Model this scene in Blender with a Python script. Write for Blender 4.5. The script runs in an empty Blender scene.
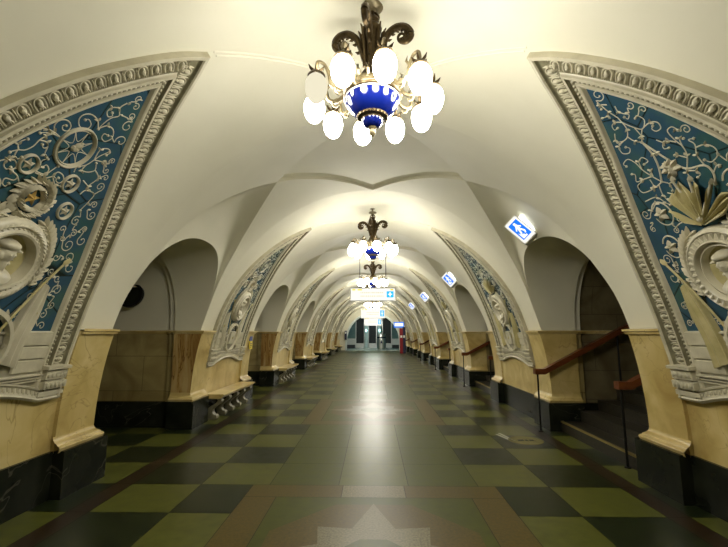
import bpy, math, random
from math import sin, cos, pi, sqrt, asin, atan2, radians
random.seed(7)
SC = bpy.context.scene
COL = SC.collection

# ------------------------------------------------------------------ dimensions (metres)
P = 5.38            # length of one bay
C1 = 2.93           # centre of the first pylon
NB = 7              # pylons in view on each side
HP = 1.53           # half length of a pylon
HW = P / 2 - HP     # half width of a passage opening
AL, AR = 2.98, 2.86 # vault half widths
B, Z0 = 3.5, 0.45   # vault height and springing line
ZC = 1.53           # cornice height
YB, YE = -1.5, 37.6 # back and far end of the hall
PL = 0.42           # plinth height
ZT = 3.58           # tip of the lunettes
ZO = 2.77           # top of a passage opening
FS = asin((ZC - Z0) / B)
FT = asin((ZT - Z0) / B)

# ------------------------------------------------------------------ materials
def mat(name, col, rough=0.5, metal=0.0, spec=0.5):
    m = bpy.data.materials.new(name); m.use_nodes = True
    b = m.node_tree.nodes['Principled BSDF']
    b.inputs['Base Color'].default_value = (*col, 1)
    b.inputs['Roughness'].default_value = rough
    b.inputs['Metallic'].default_value = metal
    b.inputs['Specular IOR Level'].default_value = spec
    return m

def noisy(name, stops, scale=3.0, rough=0.5, detail=6, bump=0.0, stretch=(1, 1, 1), dist=0.0, metal=0.0, spec=0.5, vein=None, rvar=0.0, coat=0.0):
    """principled material whose colour runs through a ramp driven by noise; optional thin veins"""
    m = mat(name, stops[0][1], rough, metal, spec)
    nt = m.node_tree; N = nt.nodes; L = nt.links
    b = N['Principled BSDF']
    b.inputs['Coat Weight'].default_value = coat
    tc = N.new('ShaderNodeTexCoord'); mp = N.new('ShaderNodeMapping')
    mp.inputs['Scale'].default_value = stretch
    geo = N.new('ShaderNodeNewGeometry')
    L.new(geo.outputs['Position'], mp.inputs['Vector'])
    n = N.new('ShaderNodeTexNoise'); n.inputs['Scale'].default_value = scale
    n.inputs['Detail'].default_value = detail; n.inputs['Distortion'].default_value = dist
    L.new(mp.outputs[0], n.inputs['Vector'])
    r = N.new('ShaderNodeValToRGB')
    el = r.color_ramp.elements
    el[0].position, el[0].color = stops[0][0], (*stops[0][1], 1)
    el[1].position, el[1].color = stops[-1][0], (*stops[-1][1], 1)
    for p_, c_ in stops[1:-1]:
        e = el.new(p_); e.color = (*c_, 1)
    L.new(n.outputs['Fac'], r.inputs['Fac'])
    out = r.outputs['Color']
    if vein:
        vc, vs, vw = vein
        n2 = N.new('ShaderNodeTexNoise'); n2.inputs['Scale'].default_value = vs
        n2.inputs['Detail'].default_value = 4; n2.inputs['Distortion'].default_value = 1.2
        L.new(mp.outputs[0], n2.inputs['Vector'])
        r2 = N.new('ShaderNodeValToRGB'); e2 = r2.color_ramp.elements
        e2[0].position = 0.5 - vw; e2[0].color = (0, 0, 0, 1)
        e2[1].position = 0.5 + vw; e2[1].color = (0, 0, 0, 1)
        q = e2.new(0.5); q.color = (1, 1, 1, 1)
        L.new(n2.outputs['Fac'], r2.inputs['Fac'])
        mx = N.new('ShaderNodeMix'); mx.data_type = 'RGBA'
        L.new(r2.outputs['Color'], mx.inputs[0]); L.new(out, mx.inputs[6])
        mx.inputs[7].default_value = (*vc, 1)
        out = mx.outputs[2]
    L.new(out, b.inputs['Base Color'])
    if rvar:
        mr = N.new('ShaderNodeMapRange')
        mr.inputs['To Min'].default_value = rough - rvar; mr.inputs['To Max'].default_value = rough + rvar
        L.new(n.outputs['Fac'], mr.inputs['Value']); L.new(mr.outputs[0], b.inputs['Roughness'])
    if bump:
        n3 = N.new('ShaderNodeTexNoise'); n3.inputs['Scale'].default_value = scale * 6
        n3.inputs['Detail'].default_value = 4
        L.new(mp.outputs[0], n3.inputs['Vector'])
        bp = N.new('ShaderNodeBump'); bp.inputs['Strength'].default_value = bump
        bp.inputs['Distance'].default_value = 0.02
        L.new(n3.outputs['Fac'], bp.inputs['Height']); L.new(bp.outputs[0], b.inputs['Normal'])
    return m

def emit(name, col, strength):
    m = bpy.data.materials.new(name); m.use_nodes = True
    nt = m.node_tree; nt.nodes.clear()
    o = nt.nodes.new('ShaderNodeOutputMaterial'); e = nt.nodes.new('ShaderNodeEmission')
    e.inputs[0].default_value = (*col, 1); e.inputs[1].default_value = strength
    nt.links.new(e.outputs[0], o.inputs[0])
    return m

def brickmat(name, c1, c2, joint, sx, sy, axis='XZ', rough=0.4, vein=None):
    """large stone blocks with thin joints on a wall"""
    m = mat(name, c1, rough)
    nt = m.node_tree; N = nt.nodes; L = nt.links; b = N['Principled BSDF']
    geo = N.new('ShaderNodeNewGeometry'); sp = N.new('ShaderNodeSeparateXYZ'); cb = N.new('ShaderNodeCombineXYZ')
    L.new(geo.outputs['Position'], sp.inputs[0])
    L.new(sp.outputs['XYZ'.index(axis[0])], cb.inputs[0]); L.new(sp.outputs['XYZ'.index(axis[1])], cb.inputs[1])
    br = N.new('ShaderNodeTexBrick')
    br.inputs['Color1'].default_value = (*c1, 1); br.inputs['Color2'].default_value = (*c2, 1)
    br.inputs['Mortar'].default_value = (*joint, 1); br.inputs['Scale'].default_value = 1
    br.inputs['Mortar Size'].default_value = 0.004; br.inputs['Brick Width'].default_value = sx
    br.inputs['Row Height'].default_value = sy
    L.new(cb.outputs[0], br.inputs['Vector'])
    n = N.new('ShaderNodeTexNoise'); n.inputs['Scale'].default_value = 2.2; n.inputs['Detail'].default_value = 8
    n.inputs['Distortion'].default_value = 1.0
    L.new(geo.outputs['Position'], n.inputs['Vector'])
    r = N.new('ShaderNodeValToRGB'); r.color_ramp.elements[0].position = 0.3; r.color_ramp.elements[1].position = 0.75
    r.color_ramp.elements[0].color = (0.55, 0.5, 0.42, 1); r.color_ramp.elements[1].color = (1.1, 1.1, 1.1, 1)
    L.new(n.outputs['Fac'], r.inputs['Fac'])
    mx = N.new('ShaderNodeMix'); mx.data_type = 'RGBA'; mx.blend_type = 'MULTIPLY'; mx.inputs[0].default_value = 1
    L.new(br.outputs['Color'], mx.inputs[6]); L.new(r.outputs['Color'], mx.inputs[7])
    L.new(mx.outputs[2], b.inputs['Base Color'])
    return m

M = {}
M['plaster'] = noisy('cream_plaster', [(0.3, (0.69, 0.66, 0.515)), (0.7, (0.75, 0.72, 0.575))], 1.3, 0.62, bump=0.03)
M['marble'] = noisy('honey_marble', [(0.25, (0.36, 0.24, 0.065)), (0.5, (0.56, 0.43, 0.165)), (0.75, (0.70, 0.58, 0.29))], 2.2, 0.28, detail=8, dist=0.8, vein=((0.40, 0.28, 0.10), 1.5, 0.006))
M['brown_marble'] = noisy('streaked_brown_marble', [(0.3, (0.20, 0.09, 0.025)), (0.5, (0.42, 0.26, 0.08)), (0.7, (0.58, 0.43, 0.19))], 3.0, 0.25, detail=8, dist=1.0, stretch=(2.5, 2.5, 0.35), vein=((0.12, 0.045, 0.015), 3.0, 0.015))
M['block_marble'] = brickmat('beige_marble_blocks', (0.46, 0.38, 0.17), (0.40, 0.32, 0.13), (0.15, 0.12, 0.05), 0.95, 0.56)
M['shade_block'] = brickmat('shaded_marble_blocks', (0.20, 0.17, 0.09), (0.155, 0.13, 0.065), (0.08, 0.07, 0.04), 0.8, 0.45)  # marble blocks darkened: the passages' lack of light is put into the colour
M['black'] = noisy('black_veined_marble', [(0.3, (0.006, 0.008, 0.005)), (0.7, (0.02, 0.022, 0.014))], 3.5, 0.25, spec=0.15, vein=((0.06, 0.058, 0.042), 0.7, 0.0012))
M['cream'] = noisy('cream_glazed_relief', [(0.3, (0.46, 0.425, 0.305)), (0.7, (0.60, 0.56, 0.42))], 7, 0.38, bump=0.05)
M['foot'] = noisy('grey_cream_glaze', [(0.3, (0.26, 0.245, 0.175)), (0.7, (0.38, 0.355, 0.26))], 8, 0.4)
M['straw'] = noisy('straw_glazed_relief', [(0.3, (0.38, 0.33, 0.14)), (0.7, (0.52, 0.46, 0.24))], 9, 0.35)
M['ground'] = noisy('shaded_grey_olive', [(0.3, (0.14, 0.128, 0.075)), (0.7, (0.25, 0.23, 0.14))], 14, 0.45)  # grey-olive ground, darkened to paint cavity shade between the border ornaments
M['gold'] = noisy('dull_gold_glaze', [(0.3, (0.35, 0.22, 0.05)), (0.7, (0.50, 0.34, 0.09))], 8, 0.35)
M['bronze'] = noisy('dark_bronze', [(0.3, (0.035, 0.023, 0.010)), (0.7, (0.10, 0.07, 0.032))], 18, 0.38, metal=0.85)
M['bronze_pale'] = noisy('pale_gilt_metal', [(0.3, (0.11, 0.085, 0.042)), (0.7, (0.22, 0.18, 0.095))], 22, 0.4, metal=0.45)
M['cobalt'] = mat('cobalt_enamel', (0.002, 0.006, 0.075), 0.12)
M['white_enamel'] = mat('white_enamel', (0.5, 0.49, 0.44), 0.3)
M["bulb"] = emit("lit_opal_glass", (1.0, 0.96, 0.86), 24.0)
M['bulb_off'] = emit('unlit_opal_glass', (1.0, 0.92, 0.68), 0.35)  # unlit bulb: light from its neighbours put in as a faint emission
M['wood'] = noisy('red_brown_varnished_wood', [(0.3, (0.085, 0.020, 0.006)), (0.7, (0.16, 0.045, 0.012))], 6, 0.3, stretch=(0.4, 5, 5))
M['iron'] = mat('black_iron', (0.01, 0.01, 0.01), 0.45, 0.6)
M['steel'] = noisy('brushed_steel', [(0.3, (0.42, 0.46, 0.46)), (0.7, (0.60, 0.64, 0.64))], 9, 0.3, metal=0.9, stretch=(1, 1, 8))
M['brass'] = mat('worn_brass_edge', (0.42, 0.33, 0.12), 0.35, 0.7)
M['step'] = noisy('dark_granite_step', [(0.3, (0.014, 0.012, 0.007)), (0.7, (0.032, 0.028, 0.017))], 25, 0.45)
FR = 0.34; GG = 1.45
def stone(name, a, b_, sc=9): return noisy(name, [(0.3, tuple(q * GG for q in a)), (0.72, tuple(q * GG for q in b_))], sc, FR, spec=0.22, detail=8, rvar=0.07, bump=0.02)
M['t_light'] = stone('olive_green_tile', (0.044, 0.048, 0.009), (0.070, 0.075, 0.016))
M['t_mid'] = stone('moss_green_tile', (0.028, 0.034, 0.003), (0.046, 0.053, 0.006))
M['t_dark'] = stone('dark_green_tile', (0.005, 0.008, 0.003), (0.013, 0.018, 0.006))
M['t_brown'] = stone('russet_granite', (0.042, 0.030, 0.006), (0.076, 0.054, 0.012), 40)
M['t_pink'] = stone('speckled_pink_granite', (0.060, 0.055, 0.028), (0.16, 0.14, 0.085), 60)
M['t_red'] = stone('dark_red_granite', (0.012, 0.008, 0.004), (0.024, 0.014, 0.006), 40)
M['joint'] = mat('floor_joint', (0.010, 0.011, 0.006), 0.6)
M['sign_white'] = emit('lit_white_panel', (1.0, 0.98, 0.88), 0.42)
M['sign_frame'] = mat('white_sign_housing', (0.78, 0.78, 0.74), 0.4)
M['sign_blue'] = emit('lit_blue_panel', (0.015, 0.16, 0.75), 0.55)
M['sign_cyan'] = emit('lit_cyan_panel', (0.02, 0.45, 0.9), 0.5)
M['sign_pic'] = emit('lit_white_pictogram', (0.95, 0.97, 1.0), 0.5)
M['sign_yellow'] = emit('lit_yellow_mark', (0.85, 0.65, 0.02), 0.5)
M['sign_text'] = emit('lit_pale_lettering', (0.85, 0.78, 0.55), 0.40)
M['tube'] = emit('lamp_tube', (0.90, 0.96, 1.0), 3.5)
M['teal_lamp'] = emit('teal_lamp', (0.55, 0.95, 0.92), 3.6)
M['teal'] = noisy('pale_teal_wall', [(0.3, (0.10, 0.19, 0.19)), (0.7, (0.15, 0.26, 0.25))], 2, 0.5)
M['pale_col'] = noisy('pale_grey_marble', [(0.3, (0.55, 0.62, 0.60)), (0.7, (0.68, 0.74, 0.72))], 3, 0.3)
M['end_floor'] = noisy('pale_end_floor', [(0.3, (0.22, 0.27, 0.24)), (0.7, (0.34, 0.40, 0.36))], 4, 0.25)
M['dark_teal'] = mat('dark_escalator_portal', (0.006, 0.012, 0.015), 0.5)
M['red'] = mat('red_enamel', (0.25, 0.010, 0.015), 0.35)
M['navy'] = mat('navy_enamel', (0.012, 0.015, 0.05), 0.4)
M['yellow'] = mat('yellow_plate', (0.80, 0.62, 0.05), 0.4)
M['blue_plate'] = mat('blue_plate', (0.03, 0.07, 0.30), 0.4)
M['sticker'] = noisy('worn_floor_sticker', [(0.3, (0.13, 0.115, 0.035)), (0.7, (0.19, 0.165, 0.055))], 12, 0.6)
M['sticker_dark'] = mat('sticker_print', (0.015, 0.018, 0.010), 0.6)
M['chalk'] = mat('white_floor_tape', (0.45, 0.45, 0.38), 0.6)

# blue majolica: glaze that varies from teal to ultramarine, irregular joints between the tiles
def majolica(name, c):
    m = noisy(name, c, 2.4, 0.2, detail=5)
    nt = m.node_tree; N = nt.nodes; L = nt.links; b = N['Principled BSDF']
    src = b.inputs['Base Color'].links[0].from_socket
    geo = N.new('ShaderNodeNewGeometry'); vo = N.new('ShaderNodeTexVoronoi'); vo.feature = 'DISTANCE_TO_EDGE'
    vo.inputs['Scale'].default_value = 1.9
    L.new(geo.outputs['Position'], vo.inputs['Vector'])
    r = N.new('ShaderNodeValToRGB'); r.color_ramp.elements[0].position = 0.004; r.color_ramp.elements[1].position = 0.016
    L.new(vo.outputs['Distance'], r.inputs['Fac'])
    mx = N.new('ShaderNodeMix'); mx.data_type = 'RGBA'
    L.new(r.outputs['Color'], mx.inputs[0]); mx.inputs[6].default_value = (0.01, 0.02, 0.02, 1)
    L.new(src, mx.inputs[7]); L.new(mx.outputs[2], b.inputs['Base Color'])
    return m
M['blue'] = majolica('blue_majolica_glaze', [(0.35, (0.032, 0.090, 0.095)), (0.5, (0.030, 0.078, 0.130)), (0.65, (0.045, 0.110, 0.100))])

# ------------------------------------------------------------------ mesh helpers
class MB:
    def __init__(s): s.v = []; s.f = []; s.m = []
    def add(s, vs, fs, mi=0):
        o = len(s.v); s.v += [tuple(v) for v in vs]
        for f in fs: s.f.append(tuple(i + o for i in f)); s.m.append(mi)
    def grid(s, rows, mi=0, close=False, flip=False):
        n = len(rows[0]); vs = [p for r in rows for p in r]; fs = []
        for i in range(len(rows) - 1):
            for j in range(n if close else n - 1):
                k = (j + 1) % n
                q = (i * n + j, i * n + k, (i + 1) * n + k, (i + 1) * n + j)
                fs.append(q[::-1] if flip else q)
        s.add(vs, fs, mi)
    def box(s, x0, x1, y0, y1, z0, z1, mi=0):
        if x0 > x1: x0, x1 = x1, x0
        if y0 > y1: y0, y1 = y1, y0
        s.add([(x, y, z) for z in (z0, z1) for y in (y0, y1) for x in (x0, x1)],
              [(0, 2, 3, 1), (4, 5, 7, 6), (0, 1, 5, 4), (2, 6, 7, 3), (0, 4, 6, 2), (1, 3, 7, 5)], mi)
    def hexa(s, c, mi=0):   # eight corners, bottom ring then top ring
        s.add(c, [(3, 2, 1, 0), (4, 5, 6, 7), (0, 1, 5, 4), (1, 2, 6, 5), (2, 3, 7, 6), (3, 0, 4, 7)], mi)
    def tube(s, pts, rad, n=8, mi=0, cap=True, up=(0, 0, 1)):
        rows = []
        for i, p in enumerate(pts):
            a = pts[max(0, i - 1)]; b = pts[min(len(pts) - 1, i + 1)]
            t = nrm(sub(b, a)); u = cross(t, up)
            if ln(u) < 1e-4: u = cross(t, (0, 1, 0.01))
            u = nrm(u); w = cross(u, t); r = rad[i] if isinstance(rad, (list, tuple)) else rad
            rows.append([tuple(p[k] + r * (cos(2 * pi * j / n) * u[k] + sin(2 * pi * j / n) * w[k]) for k in range(3)) for j in range(n)])
        s.grid(rows, mi, close=True)
        if cap:
            s.add(rows[0], [tuple(range(n))], mi); s.add(rows[-1], [tuple(range(n))[::-1]], mi)
    def lathe(s, prof, n=24, c=(0, 0, 0), mi=0):   # prof: (r, z) pairs
        rows = [[(c[0] + r * cos(2 * pi * j / n), c[1] + r * sin(2 * pi * j / n), c[2] + z) for j in range(n)] for r, z in prof]
        s.grid(rows, mi, close=True)
    def sphere(s, c, r, n=12, m=8, mi=0):
        rr = r if isinstance(r, (list, tuple)) else (r, r, r)
        rows = [[(c[0] + rr[0] * max(1e-4, sin(pi * i / m)) * cos(2 * pi * j / n), c[1] + rr[1] * max(1e-4, sin(pi * i / m)) * sin(2 * pi * j / n), c[2] - rr[2] * cos(pi * i / m)) for j in range(n)] for i in range(m + 1)]
        s.grid(rows, mi, close=True)
    def build(s, name, mats, parent=None, org=(0, 0, 0), smooth=35, kind=None):
        me = bpy.data.meshes.new(name)
        me.from_pydata([(v[0] - org[0], v[1] - org[1], v[2] - org[2]) for v in s.v], [], s.f)
        if not isinstance(mats, (list, tuple)): mats = [mats]
        for q in mats: me.materials.append(M[q])
        me.polygons.foreach_set('material_index', s.m)
        if smooth:
            me.polygons.foreach_set('use_smooth', [True] * len(s.f))
            me.set_sharp_from_angle(angle=radians(smooth))
        me.update()
        o = bpy.data.objects.new(name, me); COL.objects.link(o)
        if parent: o.parent = parent
        elif any(org): o.location = org
        if kind: o['kind'] = kind
        return o

def sub(a, b): return (a[0] - b[0], a[1] - b[1], a[2] - b[2])
def cross(a, b): return (a[1] * b[2] - a[2] * b[1], a[2] * b[0] - a[0] * b[2], a[0] * b[1] - a[1] * b[0])
def ln(a): return sqrt(a[0] ** 2 + a[1] ** 2 + a[2] ** 2)
def nrm(a): l = ln(a) or 1; return (a[0] / l, a[1] / l, a[2] / l)
def crom(p, n=6):      # Catmull-Rom through the points
    out = []
    d = len(p[0])
    for i in range(len(p) - 1):
        a, b, c, e = p[max(0, i - 1)], p[i], p[i + 1], p[min(len(p) - 1, i + 2)]
        for k in range(n):
            t = k / n
            out.append(tuple(0.5 * (2 * b[q] + (c[q] - a[q]) * t + (2 * a[q] - 5 * b[q] + 4 * c[q] - e[q]) * t * t + (3 * b[q] - a[q] - 3 * c[q] + e[q]) * t ** 3) for q in range(d)))
    out.append(tuple(p[-1]))
    return out
def lerp_table(tab, x):
    if x <= tab[0][0]: return tab[0][1]
    for (a, b), (c, d) in zip(tab, tab[1:]):
        if x <= c: return b + (d - b) * (x - a) / (c - a)
    return tab[-1][1]
def tag(o, label=None, cat=None, group=None):
    if label: o['label'] = label
    if cat: o['category'] = cat
    if group: o['group'] = group
    return o
def thing(name, loc, label, cat, group=None):
    o = bpy.data.objects.new(name, None); COL.objects.link(o)
    o.location = loc; o.empty_display_size = 0.1
    return tag(o, label, cat, group)
def dup(root, loc, label, rot=None):
    c = root.copy(); COL.objects.link(c); c.location = loc; c['label'] = label
    if rot is not None: c.rotation_euler = rot
    for ch in list(root.children):
        d = ch.copy(); COL.objects.link(d); d.parent = c
        for g in list(ch.children):
            e = g.copy(); COL.objects.link(e); e.parent = d
    return c
ORD = ['nearest', 'second', 'third', 'fourth', 'fifth', 'sixth', 'seventh']

# ------------------------------------------------------------------ the vault surface
def A(side): return AR if side > 0 else AL
def V(side, y, phi, h=0.0, dome=True):
    """point of the vault at offset y from its pylon's centre, h metres in from the plaster"""
    d = 1.0
    if dome: d += 0.020 * max(0.0, sin(phi)) ** 3 * max(0.0, 1 - (y / 1.45) ** 2)
    d += 0.020 * max(0.0, min(abs(y), P / 2) - 1.45) * max(0.0, sin(phi)) ** 2 if dome else 0
    a = A(side); x, z = a * cos(phi) * d, B * sin(phi) * d
    n = nrm((-cos(phi) / a, 0, -sin(phi) / B))
    return (side * (x + n[0] * h), y, Z0 + z + n[2] * h)
def phi_z(z): return asin(max(-1, min(1, (z - Z0) / B)))
GT = [(1.53, HW), (1.9, HW - 0.015), (2.2, 1.065), (2.42, 1.0), (2.6, 0.94), (2.8, 0.86), (2.95, 0.76), (3.15, 0.60), (3.32, 0.41), (3.46, 0.21), (3.58, 0.0)]
GTC = crom([(a, b) for a, b in GT], 8)
def groin(z): return max(0.0, lerp_table(GTC, z))
XT = cos(FT)
DL = 1.24
def diamond(phi): return DL * (1 - max(0.0, cos(phi)) / XT)
NR1, NR2 = 26, 12
ROW = [FS + (FT - FS) * i / NR1 for i in range(NR1 + 1)]
CROWN = [FT + (pi / 2 - FT) * i / NR2 for i in range(1, NR2 + 1)]
FULL = [(1, p) for p in ROW + CROWN] + [(-1, p) for p in (ROW + CROWN)[-2::-1]]
def edge(phi):
    if phi <= FT + 1e-6: return P / 2 - groin(Z0 + B * sin(phi))
    return P / 2 - diamond(phi)

# opening curve, in (half width, z), with the same number of points as ROW
def opening():
    raw = []
    for i in range(201):
        t = i / 200 * pi / 2; e = 2 / 2.4
        raw.append((HW * max(0.0, cos(t)) ** e, ZC + (ZO - ZC) * max(0.0, sin(t)) ** e))
    cum = [0]
    for a, b in zip(raw, raw[1:]): cum.append(cum[-1] + sqrt((a[0] - b[0]) ** 2 + (a[1] - b[1]) ** 2))
    out = []
    for i in range(NR1 + 1):
        s = cum[-1] * i / NR1
        k = max(j for j in range(201) if cum[j] <= s + 1e-9); k = min(k, 199)
        f = (s - cum[k]) / max(1e-9, cum[k + 1] - cum[k])
        out.append((raw[k][0] + (raw[k + 1][0] - raw[k][0]) * f, raw[k][1] + (raw[k + 1][1] - raw[k][1]) * f))
    return out
OPN = opening()
def opn_x(side, z):
    return A(side) * cos(phi_z(z)) + 0.10 * max(0.0, (z - ZC) / (ZO - ZC)) ** 2
XJ = 3.27       # outer end of the thick arch over a passage
XP = 6.3        # outer end of a passage

def build_ceiling():
    mb = MB(); pv = MB()
    for k in range(0, NB + 1):
        C = C1 + P * (k - 1)
        lo, hi = (-1, 1)
        n1 = 18; n2 = 7
        def row(s, ph, ys): return [(lambda q: (q[0], q[1] + C, q[2]))(V(s, y, ph)) for y in ys]
        if k > 0:
            mb.grid([row(s, ph, [-1.45 + 2.9 * j / n1 for j in range(n1 + 1)]) for s, ph in FULL])
            mb.grid([row(s, ph, [-1.45 - (edge(ph) - 1.45) * (1 - j / n2) for j in range(n2 + 1)]) for s, ph in FULL])
        else:
            mb.grid([row(s, ph, [1.0, 1.45]) for s, ph in FULL])
        mb.grid([row(s, ph, [1.45 + (edge(ph) - 1.45) * j / n2 for j in range(n2 + 1)]) for s, ph in FULL])
        # the recessed lozenge over the passages and the lunettes beside it
        Cl = C + P / 2
        CR = [(1, FT)] + [(1, p) for p in CROWN] + [(-1, p) for p in CROWN[-2::-1]] + [(-1, FT)]
        H = -0.06
        def pt(s, ph, y, h): q = V(s, P / 2 - (diamond(ph) if ph >= FT - 1e-6 else abs(y)), ph, h); return (q[0], Cl + y, q[2])
        mb.grid([[pt(s, ph, diamond(ph) * (2 * j / 12 - 1), H) for j in range(13)] for s, ph in CR])
        for sg in (-1, 1):
            mb.grid([[pt(s, ph, sg * diamond(ph), h) for h in (0, H)] for s, ph in CR])
        for s in (-1, 1):
            G = [pt(s, ph, -groin(Z0 + B * sin(ph)), 0) for ph in ROW] + [pt(s, ph, groin(Z0 + B * sin(ph)), 0) for ph in ROW[-2::-1]]
            O = [(s * opn_x(s, z), Cl - w, z) for w, z in OPN] + [(s * opn_x(s, z), Cl + w, z) for w, z in OPN[-2::-1]]
            rows = []
            for i in range(9):
                t = i / 8; bl = 0.17 * sin(pi * t)
                rw = []
                for j, (g, o) in enumerate(zip(G, O)):
                    m_ = 1 - abs(2 * j / (len(G) - 1) - 1)
                    up = bl * m_ ** 1.5
                    rw.append((g[0] + (o[0] - g[0]) * t + s * up * 0.5, g[1] + (o[1] - g[1]) * t, g[2] + (o[2] - g[2]) * t + up))
                rows.append(rw)
            mb.grid(rows)
            # soffit of the opening, stepping out into the passage vault
            def arc(x, grow):
                pts = [(w + grow * min(1, w / 0.3 + 0.0), z + grow * (z - ZC) / (ZO - ZC)) for w, z in OPN]
                return [(x, Cl - w, z) for w, z in pts] + [(x, Cl + w, z) for w, z in pts[-2::-1]]
            mb.grid([O, arc(s * XJ, 0)])
            mb.grid([arc(s * XJ, 0), arc(s * XJ, 0.05)]); mb.grid([arc(s * XJ, 0.05), arc(s * (XJ + 0.1), 0.05)])
            mb.grid([arc(s * (XJ + 0.1), 0.05), arc(s * (XJ + 0.1), 0.11)])
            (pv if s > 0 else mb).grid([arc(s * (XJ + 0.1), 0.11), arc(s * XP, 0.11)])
    pv.build('ceiling_stairs', 'shade_block', kind='structure', smooth=40)  # vault over the stairs, its shade put into the stone colour
    return mb.build('ceiling', 'plaster', kind='structure', smooth=40)
build_ceiling()

# ------------------------------------------------------------------ pylons: marble walls, pillars, plinths, caps
def sweep(mb, path, prof, mi=0):
    """path: plan points (x, y); prof: (outward offset, z); outward is to the left of the path"""
    n = len(path); nr = []
    for i in range(n):
        a = path[max(0, i - 1)]; b = path[i]; c = path[min(n - 1, i + 1)]
        def no(p, q):
            dx, dy = q[0] - p[0], q[1] - p[1]; l = sqrt(dx * dx + dy * dy) or 1
            return (-dy / l, dx / l)
        if i == 0: v = no(b, c); k = 1
        elif i == n - 1: v = no(a, b); k = 1
        else:
            u, w = no(a, b), no(b, c); v = (u[0] + w[0], u[1] + w[1]); l = sqrt(v[0] ** 2 + v[1] ** 2) or 1
            v = (v[0] / l, v[1] / l); k = 1 / max(0.3, v[0] * u[0] + v[1] * u[1])
        nr.append((v[0] * k, v[1] * k))
    mb.grid([[(path[i][0] + nr[i][0] * o, path[i][1] + nr[i][1] * o, z) for i in range(n)] for o, z in prof], mi)

for side, nm in ((-1, 'left'), (1, 'right')):
    a = A(side)
    wall = MB(); base = MB(); cap = MB(); foot = MB()
    for k in range(0, NB + 1):
        C = C1 + P * (k - 1)
        zs = [PL - 0.02 + (ZC + 0.02 - PL) * i / 10 for i in range(11)]
        def vp(y, z, h): q = V(side, y, phi_z(z), h, False); return (q[0], q[1] + C, q[2])
        if k > 0: wall.grid([[vp(y, z, 0) for y in (-1.1, 0, 1.1)] for z in zs], 0)
        for sg in (-1, 1):
            if k == 0 and sg < 0: continue
            ys = [1.0 + (HP - 1.0) * j / 4 for j in range(5)]
            wall.grid([[vp(sg * y, z, 0.035) for y in ys] for z in zs], 0)
            wall.grid([[vp(sg * 1.0, z, h) for h in (0, 0.035)] for z in zs], 0)
            # passage-facing face of the pillar, then the passage wall set back in two steps
            y1 = C + sg * HP
            wall.grid([[(side * (abs(vp(sg * HP, z, 0.035)[0]) * (1 - t) + XJ * t), y1, z) for t in (0, 0.5, 1)] for z in zs], 1 if side < 0 else 0)
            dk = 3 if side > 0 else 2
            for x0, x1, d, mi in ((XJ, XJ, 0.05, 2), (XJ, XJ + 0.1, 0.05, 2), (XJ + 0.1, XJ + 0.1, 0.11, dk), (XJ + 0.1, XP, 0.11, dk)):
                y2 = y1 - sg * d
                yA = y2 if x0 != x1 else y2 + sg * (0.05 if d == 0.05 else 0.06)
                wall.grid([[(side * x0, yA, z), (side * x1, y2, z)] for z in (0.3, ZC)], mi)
            # mouldings: cornice cap and flared foot, wrapped round the pillar
            xf = a - 0.035
            pth = [(side * (a * cos(phi_z(ZC)) - 0.035), C + sg * 1.0), (side * (a * cos(phi_z(ZC)) - 0.035), y1), (side * XJ, y1), (side * XJ, y1 - sg * 0.05), (side * (XJ + 0.1), y1 - sg * 0.05), (side * (XJ + 0.1), y1 - sg * 0.11), (side * XP, y1 - sg * 0.11)]
            if side * sg < 0: pass
            flip = 1 if side * sg < 0 else -1
            pr = [(0.0, ZC - 0.045), (0.015, ZC - 0.04), (0.02, ZC - 0.02), (0.035, ZC - 0.012), (0.035, ZC + 0.008), (0.01, ZC + 0.012), (-0.02, ZC + 0.014)]
            sweep(cap, pth, [(-flip * o * 1.0, z) for o, z in pr])
            pth2 = [(side * xf, C + sg * 0.97), (side * xf, y1), (side * XJ, y1)]
            pr2 = [(0.0, PL + 0.13), (0.006, PL + 0.105), (0.022, PL + 0.08), (0.048, PL + 0.062), (0.052, PL + 0.05), (0.062, PL + 0.047), (0.075, PL + 0.030), (0.070, PL + 0.01), (0.06, PL - 0.01)]
            sweep(foot, pth2, [(-flip * o, z) for o, z in pr2])
            # black plinth of the pillar and along the passage
            base.box(side * (a - 0.135), side * (XJ), C + sg * 1.0, C + sg * (HP + 0.10), 0, PL)
            base.box(side * (XJ - 0.02), side * XP, C + sg * (HP - 0.4), C + sg * (HP - 0.02), 0, PL - 0.02)
        if k > 0: base.box(side * (a - 0.03), side * (a + 0.3), C - 1.02, C + 1.02, 0, PL)
        # the end of each passage, toward the platform, in the shade-darkened stone
        Cl = C + P / 2
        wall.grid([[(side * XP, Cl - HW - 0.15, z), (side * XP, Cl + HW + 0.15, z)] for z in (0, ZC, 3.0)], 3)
    wall.build('wall_' + nm, ['marble', 'brown_marble', 'block_marble', 'shade_block'], kind='structure')
    base.build('baseboard_' + nm, 'black', kind='structure', smooth=0)
    cap.build('trim_1' if side < 0 else 'trim_2', 'marble', kind='structure', smooth=30)
    foot.build('trim_3' if side < 0 else 'trim_4', 'marble', kind='structure', smooth=50)

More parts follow.
